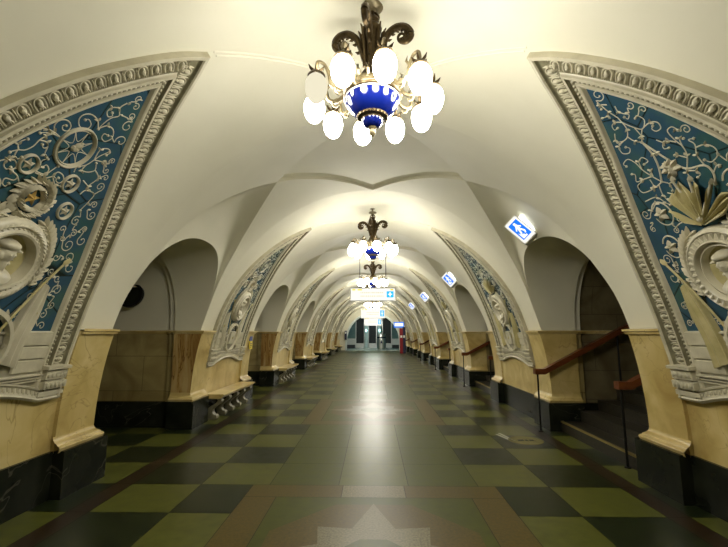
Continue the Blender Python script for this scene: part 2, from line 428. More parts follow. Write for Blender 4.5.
# thin plaster mouldings on the ceiling: round the lozenges, and from panel tip to panel tip
tm = MB()
for k in range(0, NB + 1):
    Cl = C1 + P * (k - 1) + P / 2
    for s in (-1, 1):
        for sg in (-1, 1):
            pts = []
            for i in range(25):
                ph = FT + (pi / 2 - FT) * i / 24
                pts.append((s, ph, diamond(ph)))
            for dd, hh, r in ((0.035, -0.055, 0.016), (0.085, -0.058, 0.012)):
                line = []
                for s_, ph, y in pts:
                    q = V(s_, P / 2 - y, ph, hh); line.append((q[0], Cl + sg * max(0.0, y - dd), q[2]))
                tm.tube(line, r, 6)
for k in range(1, NB + 1):
    C = C1 + P * (k - 1)
    for s in (-1, 1):
        for sg, oy in ((1, 0.0), (1, .045)):
            line = []
            for i in range(25):
                ph = phi_z(3.64) + (pi / 2 - phi_z(3.64)) * i / 24
                y = 1.0 * (1 - cos(ph) / cos(phi_z(3.64)))
                q = V(s, y, ph, 0.0); line.append((q[0], C + sg * y + oy, q[2]))
            tm.tube(line, 0.011, 6)
tm.build('trim_5', 'plaster', kind='structure')

# back wall behind the camera and the end wall with its arch
bw = MB()
prof = [V(1, 0, i / 24 * pi / 2, -0.1, False) for i in range(25)]
pro = [(p[0], p[2]) for p in prof] + [(-p[0] * AL / AR, p[2]) for p in prof[-2::-1]]
bw.add([(x, -1.2, z) for x, z in [(AR + 0.2, 0)] + pro + [(-AL - 0.2, 0)]], [tuple(range(len(pro) + 2))])
bw.build('wall_back', 'plaster', kind='structure', smooth=0)

# ------------------------------------------------------------------ floor
fl = MB()
TM = ['joint', 't_light', 't_mid', 't_dark', 't_brown', 't_pink', 't_red']
fl.add([(-XP - .2, YB, -0.004), (XP + .2, YB, -0.004), (XP + .2, YE, -0.004), (-XP - .2, YE, -0.004)], [(0, 1, 2, 3)], 0)
G_ = 0.003
def tile(x0, x1, y0, y1, mi):
    if y0 >= YE or y1 <= YB: return
    y0, y1 = max(y0, YB), min(y1, YE)
    fl.add([(x0 + G_, y0 + G_, 0), (x1 - G_, y0 + G_, 0), (x1 - G_, y1 - G_, 0), (x0 + G_, y1 - G_, 0)], [(0, 1, 2, 3)], mi)
def poly(pts, mi, z=0.0005): fl.add([(x, y, z) for x, y in pts], [tuple(range(len(pts)))], mi)
rnd = random.Random(11)
MH = 1.32           # half length of the inlaid rosette
XC = [0.345, 1.035, 1.725, 2.415]
nrow = 0
for k in range(-1, NB + 1):
    M0 = C1 + 0.10 + P * k
    rows = [(M0 - MH + i * MH / 2, M0 - MH + (i + 1) * MH / 2, True) for i in range(4)]
    gap = (P - 2 * MH) / 4
    rows += [(M0 + MH + i * gap, M0 + MH + (i + 1) * gap, False) for i in range(4)]
    for y0, y1, inlay in rows:
        nrow += 1
        for sg in (-1, 1):
            def T(a, b, m): tile(min(sg * a, sg * b), max(sg * a, sg * b), y0, y1, m)
            ck = (nrow + (sg > 0)) % 2
            ck = nrow % 2
            if inlay: T(1.2, 1.725, 1 if ck else 3)
            else:
                T(0.345, 1.035, 2); T(1.035, 1.725, 1 if ck else 3)
            T(1.725, 2.415, 3 if ck else 1)
            T(2.415, 2.60, 6)
            for i in range(6): T(2.60 + i * 0.62, 2.60 + (i + 1) * 0.62, 1 if (nrow + i) % 2 else 3)
        if not inlay: tile(-0.345, 0.345, y0, y1, 1 if rnd.random() < .7 else 5)
    # the rosette: russet frame, green field, russet octagon, speckled star, green heart
    y0, y1 = M0 - MH, M0 + MH; W = 1.2; b = 0.30
    tile(-W, W, y0, y0 + b, 4)
    tile(-W, -.3, y1 - b, y1, 4); tile(-.3, .3, y1 - b, y1, 5); tile(.3, W, y1 - b, y1, 4)
    tile(-W, -W + b, y0 + b, y1 - b, 4); tile(W - b, W, y0 + b, y1 - b, 4)
    tile(-W + b, W - b, y0 + b, y1 - b, 2)
    def ring(r, n, ph, sx=1.0): return [(r * sx * cos(2 * pi * i / n + ph), M0 + r * sin(2 * pi * i / n + ph)) for i in range(n)]
    poly(ring(0.93, 8, pi / 8, .93), 4)
    st = []
    for i in range(16):
        r = 0.88 if i % 4 == 0 else (0.62 if i % 2 == 0 else 0.44)
        st.append((r * cos(2 * pi * i / 16 + pi / 2), M0 + r * sin(2 * pi * i / 16 + pi / 2)))
    poly(st, 5, 0.001); poly(ring(0.26, 8, pi / 8), 2, 0.0015)
fl.build('floor', TM, kind='structure', smooth=0)

# stickers on the floor by the first stair
st = thing('floor_sticker', (2.15, 6.14, 0.001), 'round yellowish sticker on the dark green floor before the right stair', 'sticker')
mb = MB(); mb.lathe([(0.0001, 0.002), (0.235, 0.002), (0.24, 0.0)], 32); mb.build('disc', 'sticker', st, smooth=0)
mb = MB()
for x0, x1 in ((-.11, -.03), (-.01, .03), (.05, .11)): mb.box(x0, x1, -.03, .03, 0.002, 0.003)
mb.box(-.13, .13, -.045, -.035, 0.002, 0.003)
mb.build('print', 'sticker_dark', st, smooth=0)
tp = thing('floor_tape', (1.90, 6.33, 0.001), 'short white tape strips on the floor left of the round sticker', 'floor tape')
for dx, l in ((0.0, .22), (-.055, .15)):
    mb = MB(); mb.hexa([(dx - .02, l, 0), (dx + .02, l, 0), (dx + .10, -l, 0), (dx + .06, -l, 0), (dx - .02, l, .002), (dx + .02, l, .002), (dx + .10, -l, .002), (dx + .06, -l, .002)])
    mb.build('strip', 'chalk', tp, smooth=0)

# ------------------------------------------------------------------ chandeliers
def chandelier(loc, label):
    t = thing('chandelier', loc, label, 'chandelier', 'bronze chandeliers hanging down the middle of the hall')
    # origin on the ceiling; everything hangs below.  ring of bulbs at -0.80
    zt = -0.86
    mb = MB()
    mb.tube([(0, 0, 0.09), (0, 0, -0.04)], 0.02, 8); mb.lathe([(0.07, 0.075), (0.05, 0.06), (0.022, 0.05)], 20)
    mb.lathe([(0.001, 0.0), (0.075, -0.005), (0.085, -0.02), (0.07, -0.035), (0.03, -0.045), (0.022, -0.06)], 24)
    mb.build('ceiling_rose', 'bronze_pale', t)
    mb = MB()   # twisted hook and ring under the rose
    mb.tube([(0, 0, -0.05), (0.0, 0, -0.12)], 0.02, 8)
    mb.tube([(0.05 * sin(2 * pi * i / 20), 0, -0.06 - 0.05 + 0.05 * cos(2 * pi * i / 20)) for i in range(21)], 0.009, 6, up=(0, 1, 0))
    mb.build('hook', 'bronze', t)
    mb = MB()   # baluster stem with knops
    mb.lathe([(0.02, -0.10), (0.05, -0.115), (0.055, -0.135), (0.04, -0.155), (0.062, -0.175), (0.075, -0.20), (0.07, -0.23), (0.055, -0.26), (0.06, -0.30), (0.062, -0.34), (0.056, -0.40), (0.05, -0.47), (0.055, -0.53), (0.075, -0.56), (0.10, -0.60), (0.11, -0.64)], 20)
    for i in range(8):      # raised acanthus blades up the stem
        a = 2 * pi * i / 8
        mb.tube([(r * cos(a), r * sin(a), z) for r, z in ((0.06, -0.50), (0.066, -0.40), (0.072, -0.31), (0.085, -0.24), (0.105, -0.20))], [0.012, 0.014, 0.016, 0.014, 0.004], 5)
    mb.build('stem', 'bronze', t)
    for i in range(4):      # big acanthus scrolls
        a = 2 * pi * i / 4 - 0.05
        pts = []
        ctl = [(0.06, -0.40), (0.085, -0.30), (0.12, -0.215), (0.18, -0.17), (0.245, -0.175), (0.285, -0.215), (0.285, -0.265), (0.25, -0.295), (0.21, -0.285), (0.195, -0.25), (0.215, -0.225), (0.24, -0.235), (0.238, -0.255)]
        for r, z in crom(ctl, 4): pts.append((r * cos(a), r * sin(a), z - 0.045))
        n = len(pts); rad = [0.020 + 0.012 * sin(pi * min(1, j / n * 1.4)) - 0.012 * (j / n) for j in range(n)]
        mb = MB(); mb.tube(pts, rad, 8)
        for j in range(3, n - 14, 3):    # leaf teeth along the back
            p = pts[j]; q = (p[0] * 1.0, p[1] * 1.0, p[2])
            d = nrm(cross(sub(pts[j + 1], pts[j - 1]), (-sin(a), cos(a), 0)))
            mb.tube([q, tuple(q[m] - d[m] * 0.035 for m in range(3)), tuple(q[m] - d[m] * 0.048 + sub(pts[j + 1], pts[j])[m] * .6 for m in range(3))], [0.016, 0.011, 0.002], 5)
        mb.build('scroll', 'bronze', t)
    mb = MB()   # openwork gilt collar above the bowl
    mb.lathe([(0.11, -0.62), (0.15, -0.66), (0.19, -0.675), (0.215, -0.70), (0.225, -0.725), (0.21, -0.735), (0.205, -0.75), (0.20, -0.755)], 40)
    for i in range(20):
        a = 2 * pi * i / 20; c, s = cos(a), sin(a)
        mb.tube([(r * c, r * s, z) for r, z in ((0.205, -0.70), (0.225, -0.665), (0.235, -0.64), (0.22, -0.625))], [0.014, 0.014, 0.010, 0.003], 5)
        mb.sphere((0.226 * c, 0.226 * s, -0.725), 0.011, 6, 4)
    mb.build('collar', 'bronze_pale', t)
    mb = MB(); mb.lathe([(0.205 + 0.012 * cos(2 * pi * q / 8), -0.752 + 0.011 * sin(2 * pi * q / 8)) for q in range(9)], 40); mb.build('bowl_rim', 'bronze', t)
    mb = MB()
    mb.lathe([(0.198, -0.745), (0.196, -0.78), (0.18, -0.825), (0.15, -0.865), (0.11, -0.895), (0.085, -0.905)], 40)
    bowl = mb.build('bowl', 'cobalt', t)
    mb = MB()
    for i in range(14):
        a = 2 * pi * i / 14
        rows = []
        for u in range(5):
            zz = -0.772 - 0.046 * u / 4; w = 0.015 * sqrt(max(0.02, 1 - (2 * u / 4 - 0.85) ** 2 / 1.4))
            r = 0.1985 - 0.005 * (u / 4) ** 2 - 0.004 * (u / 4)
            rows.append([((r + (0.004 if v == 1 else 0.0)) * cos(a + (v - 1) * w / r), (r + (0.004 if v == 1 else 0)) * sin(a + (v - 1) * w / r), zz) for v in range(3)])
        mb.grid(rows, flip=True)
    mb.lathe([(0.2, -0.762), (0.2005, -0.766), (0.2, -0.775)], 42)
    mb.build('white_drop_band', 'white_enamel', bowl)
    mb = MB()
    mb.lathe([(0.11, -0.893), (0.105, -0.91), (0.08, -0.918), (0.075, -0.93)], 30)
    for i in range(22):
        a = 2 * pi * i / 22; mb.sphere((0.105 * cos(a), 0.105 * sin(a), -0.905), 0.012, 6, 4)
    mb.build('lower_rim', 'bronze', t)
    mb = MB()
    mb.lathe([(0.076, -0.925), (0.074, -0.95), (0.055, -0.975), (0.035, -0.985)], 24)
    fin = mb.build('lower_bowl', 'cobalt', t)
    mb = MB(); mb.lathe([(0.036, -0.98), (0.03, -0.99), (0.02, -1.0), (0.026, -1.015), (0.022, -1.035), (0.008, -1.055), (0.001, -1.06)], 16)
    mb.build('finial', 'bronze_pale', t)
    am = bm = cm = None
    RB = 0.435
    for i in range(10):
        a = 2 * pi * i / 10 + pi / 10 - pi / 2
        ca, sa = cos(a), sin(a)
        if am is None:
            mb = MB()
            pts = [(r, 0, z) for r, z in crom([(0.20, -0.70), (0.26, -0.755), (0.325, -0.74), (0.345, -0.67), (0.375, -0.61), (0.42, -0.60), (RB, -0.64), (RB, -0.685)], 5)]
            mb.tube(pts, [0.015] * 12 + [0.012] * (len(pts) - 12), 7)
            mb.tube([(0.30, 0, -0.76), (0.29, 0, -0.79), (0.265, 0, -0.80), (0.255, 0, -0.78)], [0.012, 0.011, 0.009, 0.006], 6)
            mb.tube([(0.35, 0, -0.66), (0.32, 0, -0.62), (0.33, 0, -0.585)], [0.012, 0.010, 0.003], 6)
            am = mb.build('arm', 'bronze_pale', t)
            arm = am
            mb = MB()
            mb.lathe([(0.012, -0.675), (0.035, -0.685), (0.055, -0.70), (0.062, -0.715)], 16, (RB, 0, 0))
            for q in range(5):
                b_ = 2 * pi * q / 5
                mb.tube([(RB + r * cos(b_), r * sin(b_), z) for r, z in ((0.02, -0.68), (0.042, -0.665), (0.058, -0.64))], [0.012, 0.010, 0.002], 5)
            cm = mb.build('leaf_cup', 'bronze', arm)
            mb = MB()
            pr = [(0.001, -0.912)]
            for q in range(1, 14):
                th = pi * q / 14; z = -0.806 - 0.106 * cos(th); r = 0.077 * sin(th) ** 0.9 * (1 + 0.10 * (z + 0.81) / 0.11)
                pr.append((r, z))
            pr.append((0.02, -0.70))
            mb.lathe(pr, 20, (RB, 0, 0))
            bm = mb.build('bulb', 'bulb', arm)
        else:
            arm = am.copy(); COL.objects.link(arm); arm.parent = t
            for src in (cm, bm):
                c = src.copy(); COL.objects.link(c); c.parent = arm
        arm.rotation_euler = (0, 0, a)
    return t
ZA = Z0 + B * 1.02 - 0.065
ch = chandelier((0.0, C1 - 0.13, ZA), 'nearest large bronze chandelier with blue bowl and one unlit bulb')
ch.rotation_euler = (0, 0, radians(-7.5))
unlit_arm = [o for o in ch.children if o.name.startswith('arm')][8]
for k in range(1, NB):
    dup(ch, (0.0, C1 - 0.13 + P * k, ZA), ('second bronze chandelier from the camera, above the hanging white sign' if k == 1 else ORD[k] + ' bronze chandelier from the camera along the vault'))
for o in unlit_arm.children:
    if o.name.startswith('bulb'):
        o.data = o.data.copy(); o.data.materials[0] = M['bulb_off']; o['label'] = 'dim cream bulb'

# ------------------------------------------------------------------ majolica relief panels
ZB = 0.93
class Surf:
    """metric coordinates on the vault of one side: y along the hall, s up the curve from the panel's foot"""
    def __init__(q, side):
        q.side = side; q.oy = 0.0; q.tab = [(0.0, phi_z(ZB))]
        n = 500; p0 = phi_z(ZB); prev = None; acc = 0
        for i in range(n + 1):
            ph = p0 + (pi / 2 - p0) * i / n; c = (A(side) * cos(ph), B * sin(ph))
            if prev: acc += sqrt((c[0] - prev[0]) ** 2 + (c[1] - prev[1]) ** 2); q.tab.append((acc, ph))
            prev = c
        q.ds = acc / n
    def phi(q, s):
        lo, hi = 0, len(q.tab) - 1
        while hi - lo > 1:
            m = (lo + hi) // 2
            if q.tab[m][0] <= s: lo = m
            else: hi = m
        (a, b), (c, d) = q.tab[lo], q.tab[hi]
        return b + (d - b) * (s - a) / max(1e-9, c - a)
    def s(q, z):
        p = phi_z(z); lo, hi = 0, 500
        for a, b in zip(q.tab, q.tab[1:]):
            if p <= b[1]: return a[0] + (b[0] - a[0]) * (p - a[1]) / (b[1] - a[1]) if b[1] > a[1] else a[0]
        return q.tab[-1][0]
    def z(q, s): return Z0 + B * sin(q.phi(s))
    def P(q, y, s, h): return V(q.side, y + q.oy, q.phi(s), h)

class Rel(MB):
    """relief on a Surf; all shapes in (y, s) metres and height h"""
    def __init__(q, S): MB.__init__(q); q.S = S
    def cells(q, rows, mi=0):
        q.grid([[q.S.P(*p) for p in r] for r in rows], mi, flip=q.S.side < 0)
    def cord(q, pts, r, mi=0, n=5, h0=0.004, k=4, sm=True):
        if sm: pts = crom(pts, k)
        m = len(pts); rows = []
        for i, (y, s) in enumerate(pts):
            a = pts[max(0, i - 1)]; b = pts[min(m - 1, i + 1)]
            ty, ts = b[0] - a[0], b[1] - a[1]; l = sqrt(ty * ty + ts * ts) or 1
            ny, ns = -ts / l, ty / l
            rr = r[0] + (r[1] - r[0]) * i / (m - 1) if isinstance(r, tuple) else r
            rows.append([(y + ny * rr * cos(pi * j / (n - 1)), s + ns * rr * cos(pi * j / (n - 1)), h0 + rr * 1.1 * sin(pi * j / (n - 1)) - 0.004) for j in range(n)])
        q.cells(rows, mi)
    def bump(q, y, s, ru, rv, ang, h, mi=0, n=8, m=2, h0=0.004):
        c, d = cos(ang), sin(ang); rows = []
        for i in range(m + 1):
            t = i / m * pi / 2; R_ = cos(t)
            rows.append([(y + (ru * R_ * cos(2 * pi * j / n)) * c - (rv * R_ * sin(2 * pi * j / n)) * d, s + (ru * R_ * cos(2 * pi * j / n)) * d + (rv * R_ * sin(2 * pi * j / n)) * c, h0 - 0.003 + h * sin(t)) for j in range(n + 1)])
        q.cells(rows, mi)
    def leaf(q, y, s, ang, L, W, h=0.015, mi=0, h0=0.004):
        c, d = cos(ang), sin(ang)
        def p(u, v, k): return (y + u * c - v * d, s + u * d + v * c, h0 + k)
        q.cells([[p(0, 0, 0), p(.3 * L, -W, 0), p(.7 * L, -.7 * W, 0), p(L, 0, 0)],
                 [p(0, 0, .4 * h), p(.3 * L, 0, h), p(.65 * L, 0, h), p(L, 0, .3 * h)],
                 [p(0, 0, 0), p(.3 * L, W, 0), p(.7 * L, .7 * W, 0), p(L, 0, 0)]], mi)
    def rim(q, y, s, prof, n=32, e=1.0, ang=0, mi=0):
        c, d = cos(ang), sin(ang)
        q.cells([[(y + r * cos(2 * pi * j / n) * c - r * e * sin(2 * pi * j / n) * d, s + r * cos(2 * pi * j / n) * d + r * e * sin(2 * pi * j / n) * c, h) for j in range(n + 1)] for r, h in prof], mi)
    def star(q, y, s, R_, r, h, ang=pi / 2, mi=0, n=5, h0=0.006):
        o = []
        for i in range(2 * n + 1):
            rr = R_ if i % 2 == 0 else r; o.append((y + rr * cos(pi * i / n + ang), s + rr * sin(pi * i / n + ang), h0))
        q.cells([o, [(y, s, h0 + h)] * len(o)], mi)
    def poly(q, pts, h0, h1, mi=0):   # raised plate: walls + fan
        o = [(a, b, h1) for a, b in pts] + [(pts[0][0], pts[0][1], h1)]
        cy = sum(p[0] for p in pts) / len(pts); cs = sum(p[1] for p in pts) / len(pts)
        q.cells([[(a, b, h0) for a, b, _ in o], o, [(cy, cs, h1)] * len(o)], mi)
    def rect(q, y0, y1, s0, s1, h0, h1, mi=0, b=0.006):
        q.cells([[(y0, s0, h0), (y1, s0, h0), (y1, s1, h0), (y0, s1, h0), (y0, s0, h0)],
                 [(y0 + b, s0 + b, h1), (y1 - b, s0 + b, h1), (y1 - b, s1 - b, h1), (y0 + b, s1 - b, h1), (y0 + b, s0 + b, h1)]], mi)
        q.cells([[(y0 + b, s0 + b, h1), (y1 - b, s0 + b, h1)], [(y0 + b, s1 - b, h1), (y1 - b, s1 - b, h1)]], mi)
    def curl(q, y, s, R_, a0, turns, w, mi=0, lead=None):
        """a vine tendril: lead-in points, then a spiral closing on a bud"""
        pts = []; n = int(10 * abs(turns)) + 3
        for i in range(n):
            t = i / (n - 1); a = a0 + 2 * pi * turns * t; r = R_ * (1 - 0.72 * t)
            pts.append((y + r * cos(a), s + r * sin(a)))
        if lead: pts = lead + pts
        q.cord(pts, (w, w * 0.75), mi, k=2)
        q.bump(pts[-1][0], pts[-1][1], w * 1.5, w * 1.5, 0, w * 1.5, mi, 6)
        return pts

WT = crom([(0.93, 0.965), (1.25, 0.975), (1.55, 0.985), (2.05, 0.965), (2.35, 0.905), (2.6, 0.82), (2.8, 0.725), (3.0, 0.60), (3.2, 0.455), (3.4, 0.275), (3.53, 0.135), (3.62, 0.0)], 10)
def side_curve(S, d, n=110):
    """half outline set in by d, from the panel's foot to where the two halves meet"""
    pts = [(w, S.s(z)) for z, w in WT]
    off = []
    for i, (y, s) in enumerate(pts):
        a = pts[max(0, i - 1)]; b = pts[min(len(pts) - 1, i + 1)]
        ty, ts = b[0] - a[0], b[1] - a[1]; l = sqrt(ty * ty + ts * ts)
        off.append((y - ts / l * d, s + ty / l * d))
    out = []
    for i, p in enumerate(off):
        if p[0] <= 0 and out:
            q = out[-1]; f = q[0] / (q[0] - p[0]) if q[0] != p[0] else 0
            out.append((0.0, q[1] + (p[1] - q[1]) * f)); break
        out.append(p)
    out[0] = (out[0][0], 0.0)
    cum = [0]
    for a, b in zip(out, out[1:]): cum.append(cum[-1] + sqrt((a[0] - b[0]) ** 2 + (a[1] - b[1]) ** 2))
    res = []; k = 0
    for i in range(n + 1):
        t = cum[-1] * i / n
        while k < len(cum) - 2 and cum[k + 1] < t: k += 1
        f = (t - cum[k]) / max(1e-9, cum[k + 1] - cum[k])
        res.append((out[k][0] + (out[k + 1][0] - out[k][0]) * f, out[k][1] + (out[k + 1][1] - out[k][1]) * f))
    return res, cum[-1]
BW = 0.288      # width of the border
def foot_s(y):  # lower edge of the panel: level at the corners, arched in the middle
    t = max(0.0, 1 - abs(y) / 0.72)
    return 0.0 + 0.115 * (1 - (1 - t) ** 2)

def make_panel(side, C, label):
    S = Surf(side); xw = side * A(side)
    root = thing('relief_panel', (xw, C, ZB), label, 'wall relief', 'blue majolica relief panels on the pylons')
    org = (xw, 0, ZB)
    def put(r, name, mats, parent=None, sm=40): return r.build(name, mats, parent or root, org, smooth=sm)
    # --- border of mouldings
    r = Rel(S); bead = Rel(S); orn = Rel(S)
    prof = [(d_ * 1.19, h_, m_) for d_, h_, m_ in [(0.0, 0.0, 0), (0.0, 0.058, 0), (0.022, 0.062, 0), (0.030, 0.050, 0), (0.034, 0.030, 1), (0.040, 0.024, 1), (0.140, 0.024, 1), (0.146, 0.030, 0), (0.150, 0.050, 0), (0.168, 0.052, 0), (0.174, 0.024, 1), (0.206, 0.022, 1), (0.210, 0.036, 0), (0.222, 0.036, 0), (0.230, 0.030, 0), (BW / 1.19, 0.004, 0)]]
    curves = [side_curve(S, d) for d, h, m in prof]
    for sg in (-1, 1):
        for i in range(len(prof) - 1):
            a = [(sg * y, s, prof[i][1]) for y, s in curves[i][0]]; b = [(sg * y, s, prof[i + 1][1]) for y, s in curves[i + 1][0]]
            if sg < 0: a, b = b, a
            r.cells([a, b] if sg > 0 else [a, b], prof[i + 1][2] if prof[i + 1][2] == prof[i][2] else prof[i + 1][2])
        # egg and acanthus leaf in turn along the wide band, beads along the inner one
        mid, L = side_curve(S, 0.107, 600); n = int(L / 0.098)
        for i in range(n):
            j = int((i + .5) / n * 600); y, s = mid[j]; b_ = mid[min(600, j + 2)]; a_ = mid[max(0, j - 2)]
            t = atan2(b_[1] - a_[1], sg * (b_[0] - a_[0])); y *= sg
            no = t + (pi / 2 if sg > 0 else -pi / 2)     # toward the field
            if abs(y) < 0.03: continue
            c, d = cos(no), sin(no); e, f = cos(t), sin(t)
            def L2(u, v): return (y + u * c + v * e, s + u * d + v * f)
            orn.bump(*L2(-.005, 0), .034, .020, no, .026, 0, 8, 2, 0.026)
            orn.cord([L2(.044, -.030), L2(.0, -.036), L2(-.034, -.026), L2(-.046, 0), L2(-.034, .026), L2(.0, .036), L2(.044, .030)], 0.0065, 0, 4, 0.028, 2)
            for v in (-.015, 0, .015): orn.leaf(*L2(.022, v * .6), no + (v * 25 if sg > 0 else v * 25), .030, .008, .014, 0, .026)
            orn.leaf(*L2(-.048, .049), no, .100, .009, .016, 0, .024)
            if i % 3 == 1: r.cord([L2(-.108, .049), L2(-.055, .049)], .0035, 1, 4, .056, 1, False)
        mid, L = side_curve(S, 0.226, 800); n = int(L / 0.036)
        for i in range(n):
            j = int((i + .5) / n * 800); y, s = mid[j]; b_ = mid[min(800, j + 2)]; a_ = mid[max(0, j - 2)]
            t = atan2(b_[1] - a_[1], sg * (b_[0] - a_[0]))
            bead.bump(sg * y, s, .014, .012, t + .5, .018, 0, 6, 2, 0.022)
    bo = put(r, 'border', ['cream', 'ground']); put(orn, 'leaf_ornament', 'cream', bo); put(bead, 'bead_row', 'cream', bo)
    # --- blue field
    sb = S.s(1.50); cu, _ = side_curve(S, BW - 0.004, 80)
    r = Rel(S)
    up = [(y, s) for y, s in cu if s > sb]
    y0 = up[0][0]; up = [(y0, sb)] + up
    r.cells([[(y * (j / 8 - 1), s, 0.004) for j in range(17)] for y, s in up]); put(r, 'field', 'blue')
    # --- cream foot zone with plaques
    r = Rel(S); lo = [(y, s) for y, s in cu if s <= sb] + [(y0, sb)]
    rows = []
    for i in range(9):
        t = i / 8; rows.append([((y0 + 0.1) * (j / 12 - 1), foot_s((y0 + .1) * (j / 12 - 1)) * (1 - t) + sb * t, 0.014) for j in range(25)])
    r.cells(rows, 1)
    r.cells([[(-y0 - .02, sb - .01, .014), (y0 + .02, sb - .01, .014)], [(-y0 - .02, sb, .03), (y0 + .02, sb, .03)], [(-y0 - .02, sb + .012, .03), (y0 + .02, sb + .012, .03)], [(-y0 - .02, sb + .018, .004), (y0 + .02, sb + .018, .004)]])
    q0 = S.s(1.16)
    for sg in (-1, 1):
        for i in range(3): r.rect(sg * .56 - .16, sg * .56 + .16, q0 + .015 + i * .115, q0 + .12 + i * .115, .014, .030)
        for i in range(3):
            for v in (-.08, .08): r.curl(sg * .56 + v, q0 + .067 + i * .115, .034, i + v * 9, 1.1, .007)
    for i in range(3): r.rect(-.85, .85, q0 - .075 + i * .026, q0 - .055 + i * .026, .014, .034 + .008 * i)
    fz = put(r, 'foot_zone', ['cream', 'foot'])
    # square plaque with a wreath and a star below the medallion
    r = Rel(S); q1 = S.s(1.42)
    r.rim(0, q1, [(.30, .01), (.29, .055), (.255, .06), (.245, .02)], 36)
    r.rect(-.13, .13, q1 - .13, q1 + .13, .014, .055); r.rect(-.10, .10, q1 - .10, q1 + .10, .05, .04)
    for i in range(30):
        a = 2 * pi * i / 30
        r.leaf(.275 * cos(a), q1 + .275 * sin(a), a + pi / 2 + (.6 if i % 2 else -.6), .075, .018, .02, 0, .03)
    pq = put(r, 'plaque', 'cream')
    r = Rel(S); r.star(0, q1, .075, .03, .03, h0=.045); put(r, 'star', 'straw', pq)
    # corner blocks and lower moulding with a row of leaves
    for sg in (-1, 1):
        r = Rel(S)
        c = sg * .845
        for i, (s0, s1, w, h) in enumerate(((.02, .075, .150, .06), (.09, .165, .135, .085), (.17, .26, .128, .075), (.262, .30, .145, .095))):
            r.rect(c - w, c + w, s0, s1, .0, h)
            if i in (1, 2):
                for j in range(5): r.bump(c + (j - 2) * .048, (s0 + s1) / 2, .020, .028, 0, .02, 0, 8, 2, h)
        put(r, 'corner_block', 'cream')
    r = Rel(S); N = 60
    for (da, ha), (db, hb) in zip([(-.02, 0), (-.02, .045), (.0, .06), (.012, .05), (.07, .035), (.082, .05), (.095, .05), (.10, .014)], [(-.02, .045), (.0, .06), (.012, .05), (.07, .035), (.082, .05), (.095, .05), (.10, .014), (.11, .012)]):
        r.cells([[(0.975 * (2 * j / N - 1), foot_s(0.975 * (2 * j / N - 1)) + dd, hh) for j in range(N + 1)] for dd, hh in ((da, ha), (db, hb))])
    for j in range(40):
        y = .945 * (2 * j / 39 - 1); s = foot_s(y)
        r.bump(y, s + .042, .016, .026, 0, .018, 0, 8, 2, .038); r.leaf(y + .027, s + .014, pi / 2, .06, .008, .014, 0, .036)
    put(r, 'lower_moulding', 'cream')
    # --- medallion with a bust in profile
    S.oy = -0.07 if side < 0 else 0.01
    sm_ = 1.15 if side < 0 else 1.065; RM = .305
    r = Rel(S)
    if side > 0:
        r.rim(0, sm_, [(RM + .03, .004), (RM + .025, .05), (RM, .07), (RM - .012, .06), (.242, .07), (.234, .085), (.222, .075), (.214, .05), (.204, .055), (.195, .06), (.185, .045), (.178, .012)], 60)
        for i in range(36):
            a = 2 * pi * i / 36
            r.cord([(.248 * cos(a), sm_ + .248 * sin(a)), ((RM - .012) * cos(a), sm_ + (RM - .012) * sin(a))], (.012, .018), 0, 5, .062, 3, False)
        ro = .185
    else:
        r.rim(0, sm_, [(RM + .02, .004), (RM + .015, .05), (RM - .01, .075), (RM - .04, .08), (RM - .055, .062), (.232, .07), (.222, .09), (.206, .085), (.197, .05), (.187, .012)], 60)
        for i in range(48):
            a = 2 * pi * i / 48
            r.leaf((RM - .02) * cos(a), sm_ + (RM - .02) * sin(a), a + pi / 2 + .5, .05, .014, .014, 0, .074)
        for i in range(40):
            a = 2 * pi * i / 40; r.bump(.246 * cos(a), sm_ + .246 * sin(a), .012, .012, 0, .012, 0, 6, 2, .064)
        ro = .195
    md = put(r, 'medallion_rim', 'cream')
    r = Rel(S); r.cells([[(u * ro * cos(2 * pi * j / 40), sm_ + u * ro * sin(2 * pi * j / 40), .012) for j in range(41)] for u in (1.0, .5, 0.0)])
    put(r, 'medallion_ground', 'straw')
    r = Rel(S)                                              # bust: shoulders, neck, head with cap, nose and brow facing along the hall
    def hump(y, s, c, d, ru, rv, h):
        t = 1 - ((y - c) / ru) ** 2 - ((s - d) / rv) ** 2
        return h * sqrt(t) if t > 0 else 0
    rows = []; NN = 46
    for i in range(NN + 1):
        row = []
        for j in range(NN + 1):
            y = ro * .97 * (2 * j / NN - 1); s = ro * .97 * (2 * i / NN - 1)
            h = max(hump(y, s, 0, .045, .066, .085, .075), hump(y, s, 0, -.04, .04, .09, .06), hump(y, s, 0, -.19, .16, .125, .075),
                    hump(y, s, .055, .04, .022, .024, .055), hump(y, s, .058, .004, .016, .012, .045), hump(y, s, .04, -.028, .022, .022, .05),
                    hump(y, s, -.012, .040, .018, .024, .085), hump(y, s, -.004, .105, .086, .044, .085), hump(y, s, .062, .078, .048, .013, .075), hump(y, s, -.05, .02, .03, .05, .06))
            rad = sqrt(y * y + s * s)
            if rad > ro * .96: h = 0
            row.append((y, sm_ + s, .0125 + h - (.006 if h == 0 else 0)))
        rows.append(row)
    r.cells(rows); put(r, 'bust', 'cream')
    # --- draped banners either side of the medallion
    def banner(pts, folds, hh, nx=26, ny=10):
        """pts: left and right edge polylines (y, z) from top to bottom"""
        le = crom([(y, S.s(z)) for y, z in pts[0]], 5); ri = crom([(y, S.s(z)) for y, z in pts[1]], 5)
        rows = []
        for i in range(len(le)):
            row = []
            for j in range(nx + 1):
                t = j / nx; f = i / (len(le) - 1)
                y = le[i][0] * (1 - t) + ri[i][0] * t; s = le[i][1] * (1 - t) + ri[i][1] * t
                h = .02 + hh * (.5 + .5 * sin(folds * 2 * pi * t + .6 * f)) * (.4 + .6 * f) + .02 * sin(pi * t)
                if j in (0, nx): h = .004
                row.append((y, s, h))
            rows.append(row)
